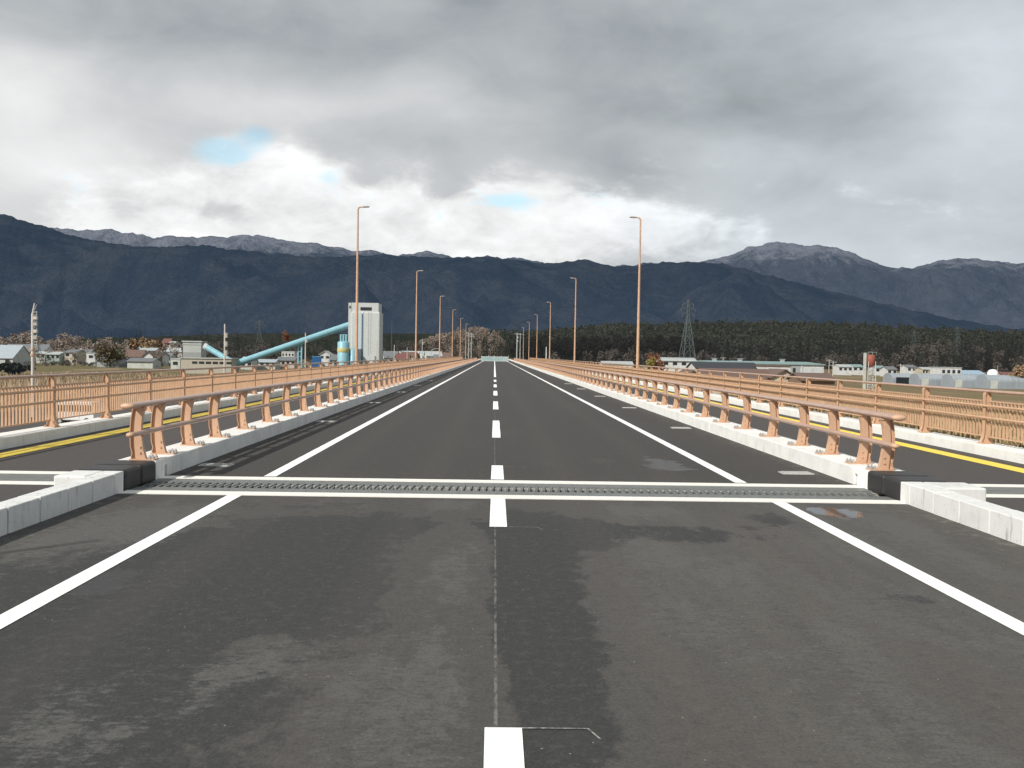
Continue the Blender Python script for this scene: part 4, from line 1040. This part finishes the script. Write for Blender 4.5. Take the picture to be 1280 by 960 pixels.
# ------------------------------------------------------------------ hills and mountains
def interp(pts, x):
    if x <= pts[0][0]: return pts[0][1]
    for (a, ya), (b, yb) in zip(pts[:-1], pts[1:]):
        if x <= b:
            f = (x-a)/(b-a); f2 = f*f*(3-2*f); f = .5*f+.5*f2; return ya*(1-f)+yb*f
    return pts[-1][1]
def fbm(x, y, z, o=4):
    s = 0; a = 1; 
    for i in range(o): s += a*noise.noise(Vector((x, y, z))); x *= 2.07; y *= 2.07; a *= .5
    return s
def rng_mtn(name, pts, Yr, Yb, mat, spur, jag, px0=-260, px1=1540, nx=760, ny=44, base=-20, seed=0):
    q = MB(); rows = []
    for j in range(ny+10):
        t = j/ny; row = []
        for i in range(nx+1):
            px = px0+(px1-px0)*i/nx
            P = at(px, interp(pts, px), Yr); Hr = P.z-base
            wob = (fbm(px*.011, t*1.2, seed+5, 3))*.25*math.sin(math.pi*min(1, t))
            Y = Yb+(Yr-Yb)*(t)
            k = P.x/Yr; X = k*Y
            X += wob*Yr*.03
            if t <= 1:
                prof = t**1.25
                env = math.sin(math.pi*min(1,t)**.8)
                def rid(f, o): return 1-abs(noise.noise(Vector((X*f+.35*noise.noise(Vector((X*f*1.7, Y*f*1.7, seed+7))), Y*f*.75, seed+o))))*2
                env2 = env*(1-.55*t)
                z = base+Hr*prof + Hr*env2*spur*((rid(.00062, 0)-.62)*1.1+(rid(.0016, 3)-.62)*.55+(rid(.0042, 6)-.62)*.22)
                z += fbm(X*.006, Y*.006, seed+2, 4)*Hr*.03*env
                z += (1.6*noise.noise(Vector((px*.055, t*4, seed+1)))+.8*noise.noise(Vector((px*.16, t*20, seed)))+.35*noise.noise(Vector((px*.55, t*60, seed))))*jag*(.3+.7*t)
            else:
                z = base+Hr*(1-(t-1)*3.2) ; z = max(z, base-40)
            row.append((X, Y, z))
        q.v += row; rows.append(row)
    n = nx+1
    for j in range(ny+9):
        for i in range(nx): q.f.append([j*n+i, j*n+i+1, (j+1)*n+i+1, (j+1)*n+i]); q.sm.append(True)
    return struct(q.build(name, mat))
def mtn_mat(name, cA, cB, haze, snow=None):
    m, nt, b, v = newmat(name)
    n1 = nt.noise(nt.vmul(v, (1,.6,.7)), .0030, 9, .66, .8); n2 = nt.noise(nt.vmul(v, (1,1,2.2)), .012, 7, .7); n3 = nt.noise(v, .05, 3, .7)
    c = nt.mix(nt.step(n1, .36, .64), cA, cB); c = nt.mix(nt.mul(nt.step(n2, .42, .66), .45), c, tuple(x*.55 for x in cA))  # on the mountains these dark, patchy tones paint cloud shadow into the slopes
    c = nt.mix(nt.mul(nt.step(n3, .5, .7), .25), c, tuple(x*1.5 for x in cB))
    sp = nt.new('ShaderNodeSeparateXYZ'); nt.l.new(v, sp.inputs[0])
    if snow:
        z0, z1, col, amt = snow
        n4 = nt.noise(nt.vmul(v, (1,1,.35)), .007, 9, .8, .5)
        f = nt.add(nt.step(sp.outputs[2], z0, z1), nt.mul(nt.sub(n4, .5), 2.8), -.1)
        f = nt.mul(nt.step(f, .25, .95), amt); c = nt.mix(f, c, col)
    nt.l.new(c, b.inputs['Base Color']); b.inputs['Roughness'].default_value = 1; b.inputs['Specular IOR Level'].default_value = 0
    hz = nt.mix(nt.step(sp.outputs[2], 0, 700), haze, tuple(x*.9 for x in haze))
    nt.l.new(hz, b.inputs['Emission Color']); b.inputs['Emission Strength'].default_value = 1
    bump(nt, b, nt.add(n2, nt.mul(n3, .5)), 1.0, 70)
    return m
front = [(-260,262),(-100,262),(0,268),(50,281),(90,294),(115,300),(160,307),(200,309),(250,306),(300,313),(350,317),(400,322),(440,320),(480,318),(520,321),(560,322),(610,321),(640,324),(680,330),(705,327),(727,324),(750,329),(770,333),(800,332),(840,327),(900,329),(925,334),(950,342),(1000,354),(1050,367),(1100,378),(1150,390),(1200,400),(1260,410),(1320,416),(1540,420)]
back = [(-260,262),(0,272),(60,285),(100,287),(130,287),(150,289),(175,293),(195,297),(220,295),(240,296),(280,296),(320,293),(345,298),(360,301),(400,305),(440,313),(465,313),(490,319),(515,317),(530,314),(548,317),(565,321),(610,321),(650,323),(690,329),(730,331),(760,334),(780,331),(820,329),(870,328),(900,322),(940,309),(970,301.5),(1000,306),(1020,306),(1045,310),(1062,315),(1080,322),(1105,333),(1140,335),(1160,330),(1180,325),(1210,322),(1240,326),(1280,330),(1540,338)]
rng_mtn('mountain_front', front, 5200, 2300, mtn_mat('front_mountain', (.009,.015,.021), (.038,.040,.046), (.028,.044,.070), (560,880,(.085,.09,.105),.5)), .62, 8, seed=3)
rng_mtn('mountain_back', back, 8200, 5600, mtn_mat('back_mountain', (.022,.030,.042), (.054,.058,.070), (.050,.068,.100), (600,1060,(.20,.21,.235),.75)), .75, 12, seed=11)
# wooded foothill on the right
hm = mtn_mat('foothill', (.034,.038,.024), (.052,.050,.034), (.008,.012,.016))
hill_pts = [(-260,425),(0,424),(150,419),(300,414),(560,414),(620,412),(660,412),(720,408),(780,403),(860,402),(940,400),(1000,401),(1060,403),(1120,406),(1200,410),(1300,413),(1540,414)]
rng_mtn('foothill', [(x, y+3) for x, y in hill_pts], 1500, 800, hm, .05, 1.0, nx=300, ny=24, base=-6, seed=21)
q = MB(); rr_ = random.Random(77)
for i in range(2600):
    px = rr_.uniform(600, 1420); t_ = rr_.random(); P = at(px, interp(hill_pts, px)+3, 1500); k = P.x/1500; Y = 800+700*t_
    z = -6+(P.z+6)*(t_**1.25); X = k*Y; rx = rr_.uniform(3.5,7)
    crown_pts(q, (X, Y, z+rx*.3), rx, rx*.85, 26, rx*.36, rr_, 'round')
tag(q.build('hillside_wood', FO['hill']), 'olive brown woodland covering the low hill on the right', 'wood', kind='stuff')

# ------------------------------------------------------------------ sky and sun
SE, SA = 38.0, 225.0
w = bpy.data.worlds.new('World'); scene.world = w; w.use_nodes = True
nt = NT(w.node_tree); nt.n.clear()
out = nt.new('ShaderNodeOutputWorld')
sky = nt.new('ShaderNodeTexSky', sky_type='NISHITA'); sky.sun_disc = False; sky.sun_elevation = R(SE); sky.sun_rotation = R(SA); sky.air_density = 1.0; sky.dust_density = .6
bg1 = nt.new('ShaderNodeBackground'); nt.l.new(nt.vmul(sky.outputs[0], (1.1,1.5,1.4)), bg1.inputs[0]); bg1.inputs[1].default_value = .13
tc = nt.new('ShaderNodeTexCoord'); v = tc.outputs['Generated']
sp = nt.new('ShaderNodeSeparateXYZ'); nt.l.new(v, sp.inputs[0])
az = nt.math('ARCTAN2', sp.outputs[0], sp.outputs[1])
hyp = nt.math('SQRT', nt.add(nt.mul(sp.outputs[0], sp.outputs[0]), nt.mul(sp.outputs[1], sp.outputs[1])))
el = nt.math('ARCTAN2', sp.outputs[2], hyp)
cmb = nt.new('ShaderNodeCombineXYZ'); nt.l.new(az, cmb.inputs[0]); nt.l.new(nt.mul(el, 1.9), cmb.inputs[1]); cv = cmb.outputs[0]
def G(px, py, sx, sy, a):
    A_, E_ = azel(px, py); return nt.mul(nt.gauss(az, el, A_, E_, sx/F0, sy/F0), a)
nA = nt.noise(cv, 3.2, 7, .55, .35); nB = nt.noise(cv, 7.5, 7, .58, .5); nC = nt.noise(cv, 20, 6, .6, .3); v_sh = cv
cF = nt.sub(nt.noise(nt.vmul(v_sh, (1,1.5,1)), 5.2, 3, .45, .3), .5); cE = nt.sub(nt.noise(cv, 11, 8, .62, .9), .5); cA, cB, cC = nt.sub(nA, .5), nt.sub(nB, .5), nt.sub(nC, .5)
# deck brightness: dark grey overhead, lighter towards the horizon
br_ = nt.step(el, .42, .06, .47, .65)
low = nt.step(el, .27, .16)
br_ = nt.add(br_, nt.mul(cA, .28), nt.mul(cB, .22), nt.mul(cF, .24), nt.mul(cC, .05), nt.mul(cE, .07), .0)
br_ = nt.add(br_, G(20,110,90,60,.28), G(330,130,170,36,.16), G(100,210,160,40,.22), G(560,110,60,30,.05), G(1240,160,90,60,.16), G(1230,60,140,60,.14),
             G(880,130,230,50,-.10), G(560,50,320,36,-.07), G(100,25,200,30,-.05), G(1080,250,200,50,-.02), G(470,170,120,22,-.06), G(230,255,60,16,-.06), G(690,190,110,24,-.05), G(790,215,60,30,-.10))
# bright cumulus low over the ridge
bm = nt.add(G(600,295,230,48,1.0), G(365,212,46,26,1.1), G(230,235,90,34,.7), G(120,275,90,30,.75), G(700,275,100,40,1.05), G(450,265,170,48,.8), G(860,290,80,30,.6), G(330,285,120,30,.55),
            G(290,190,40,24,.7), G(650,252,60,20,.4), G(270,262,40,14,-.6), G(150,255,16,18,-.5), G(560,235,40,16,-.4), G(450,225,30,14,-.5), nt.mul(nt.add(nt.mul(cB, 2.2), nt.mul(cC, .8), nt.mul(cE, 1.0)), low))
bmask = nt.step(bm, .15, .95)
brc = nt.add(.88, nt.mul(cC, .45), nt.mul(cB, .5), nt.mul(cE, .35), G(365,205,50,26,.16), G(700,270,60,28,.14), G(500,320,200,20,.06), G(1000,320,200,30,-.2))
brt = nt.new('ShaderNodeMix', data_type='FLOAT'); nt.l.new(bmask, brt.inputs[0]); nt.l.new(br_, brt.inputs[2]); nt.l.new(brc, brt.inputs[3])
val = nt.math('MAXIMUM', brt.outputs[0], .16)
tint = nt.mix(nt.step(val, .2, .8), (.90,1.0,1.085), (.99,1.0,1.005))
tint = nt.mix(nt.step(az, .05, .35), tint, (.915,1.0,1.06))
sc_ = nt.new('ShaderNodeVectorMath', operation='SCALE'); nt.l.new(tint, sc_.inputs[0]); nt.l.new(val, sc_.inputs[3])
bg2 = nt.new('ShaderNodeBackground'); nt.l.new(sc_.outputs[0], bg2.inputs[0]); bg2.inputs[1].default_value = 1.0
# blue holes
bh = nt.add(G(282,192,40,20,1.0), G(325,168,28,16,.7), G(640,252,48,14,.85), G(410,225,26,26,.45), G(740,240,24,12,.5), nt.mul(nt.add(nt.mul(cC, 1.6), nt.mul(cE, 1.8)), low))
bh = nt.mul(nt.step(bh, .3, .85), .55)
mx = nt.new('ShaderNodeMixShader'); nt.l.new(bh, mx.inputs[0]); nt.l.new(bg2.outputs[0], mx.inputs[1]); nt.l.new(bg1.outputs[0], mx.inputs[2])
nt.l.new(mx.outputs[0], out.inputs[0])
S = Vector((math.sin(R(SA))*math.cos(R(SE)), math.cos(R(SA))*math.cos(R(SE)), math.sin(R(SE))))
sl = bpy.data.lights.new('sun', 'SUN'); sl.energy = 4.8; sl.angle = R(.8); sl.color = (1, .955, .88)
so = bpy.data.objects.new('sun', sl); COL.objects.link(so); so.rotation_euler = S.to_track_quat('Z', 'Y').to_euler(); so.location = (0,0,50)

scene.view_settings.view_transform = 'Standard'; scene.view_settings.look = 'None'; scene.view_settings.exposure = 0
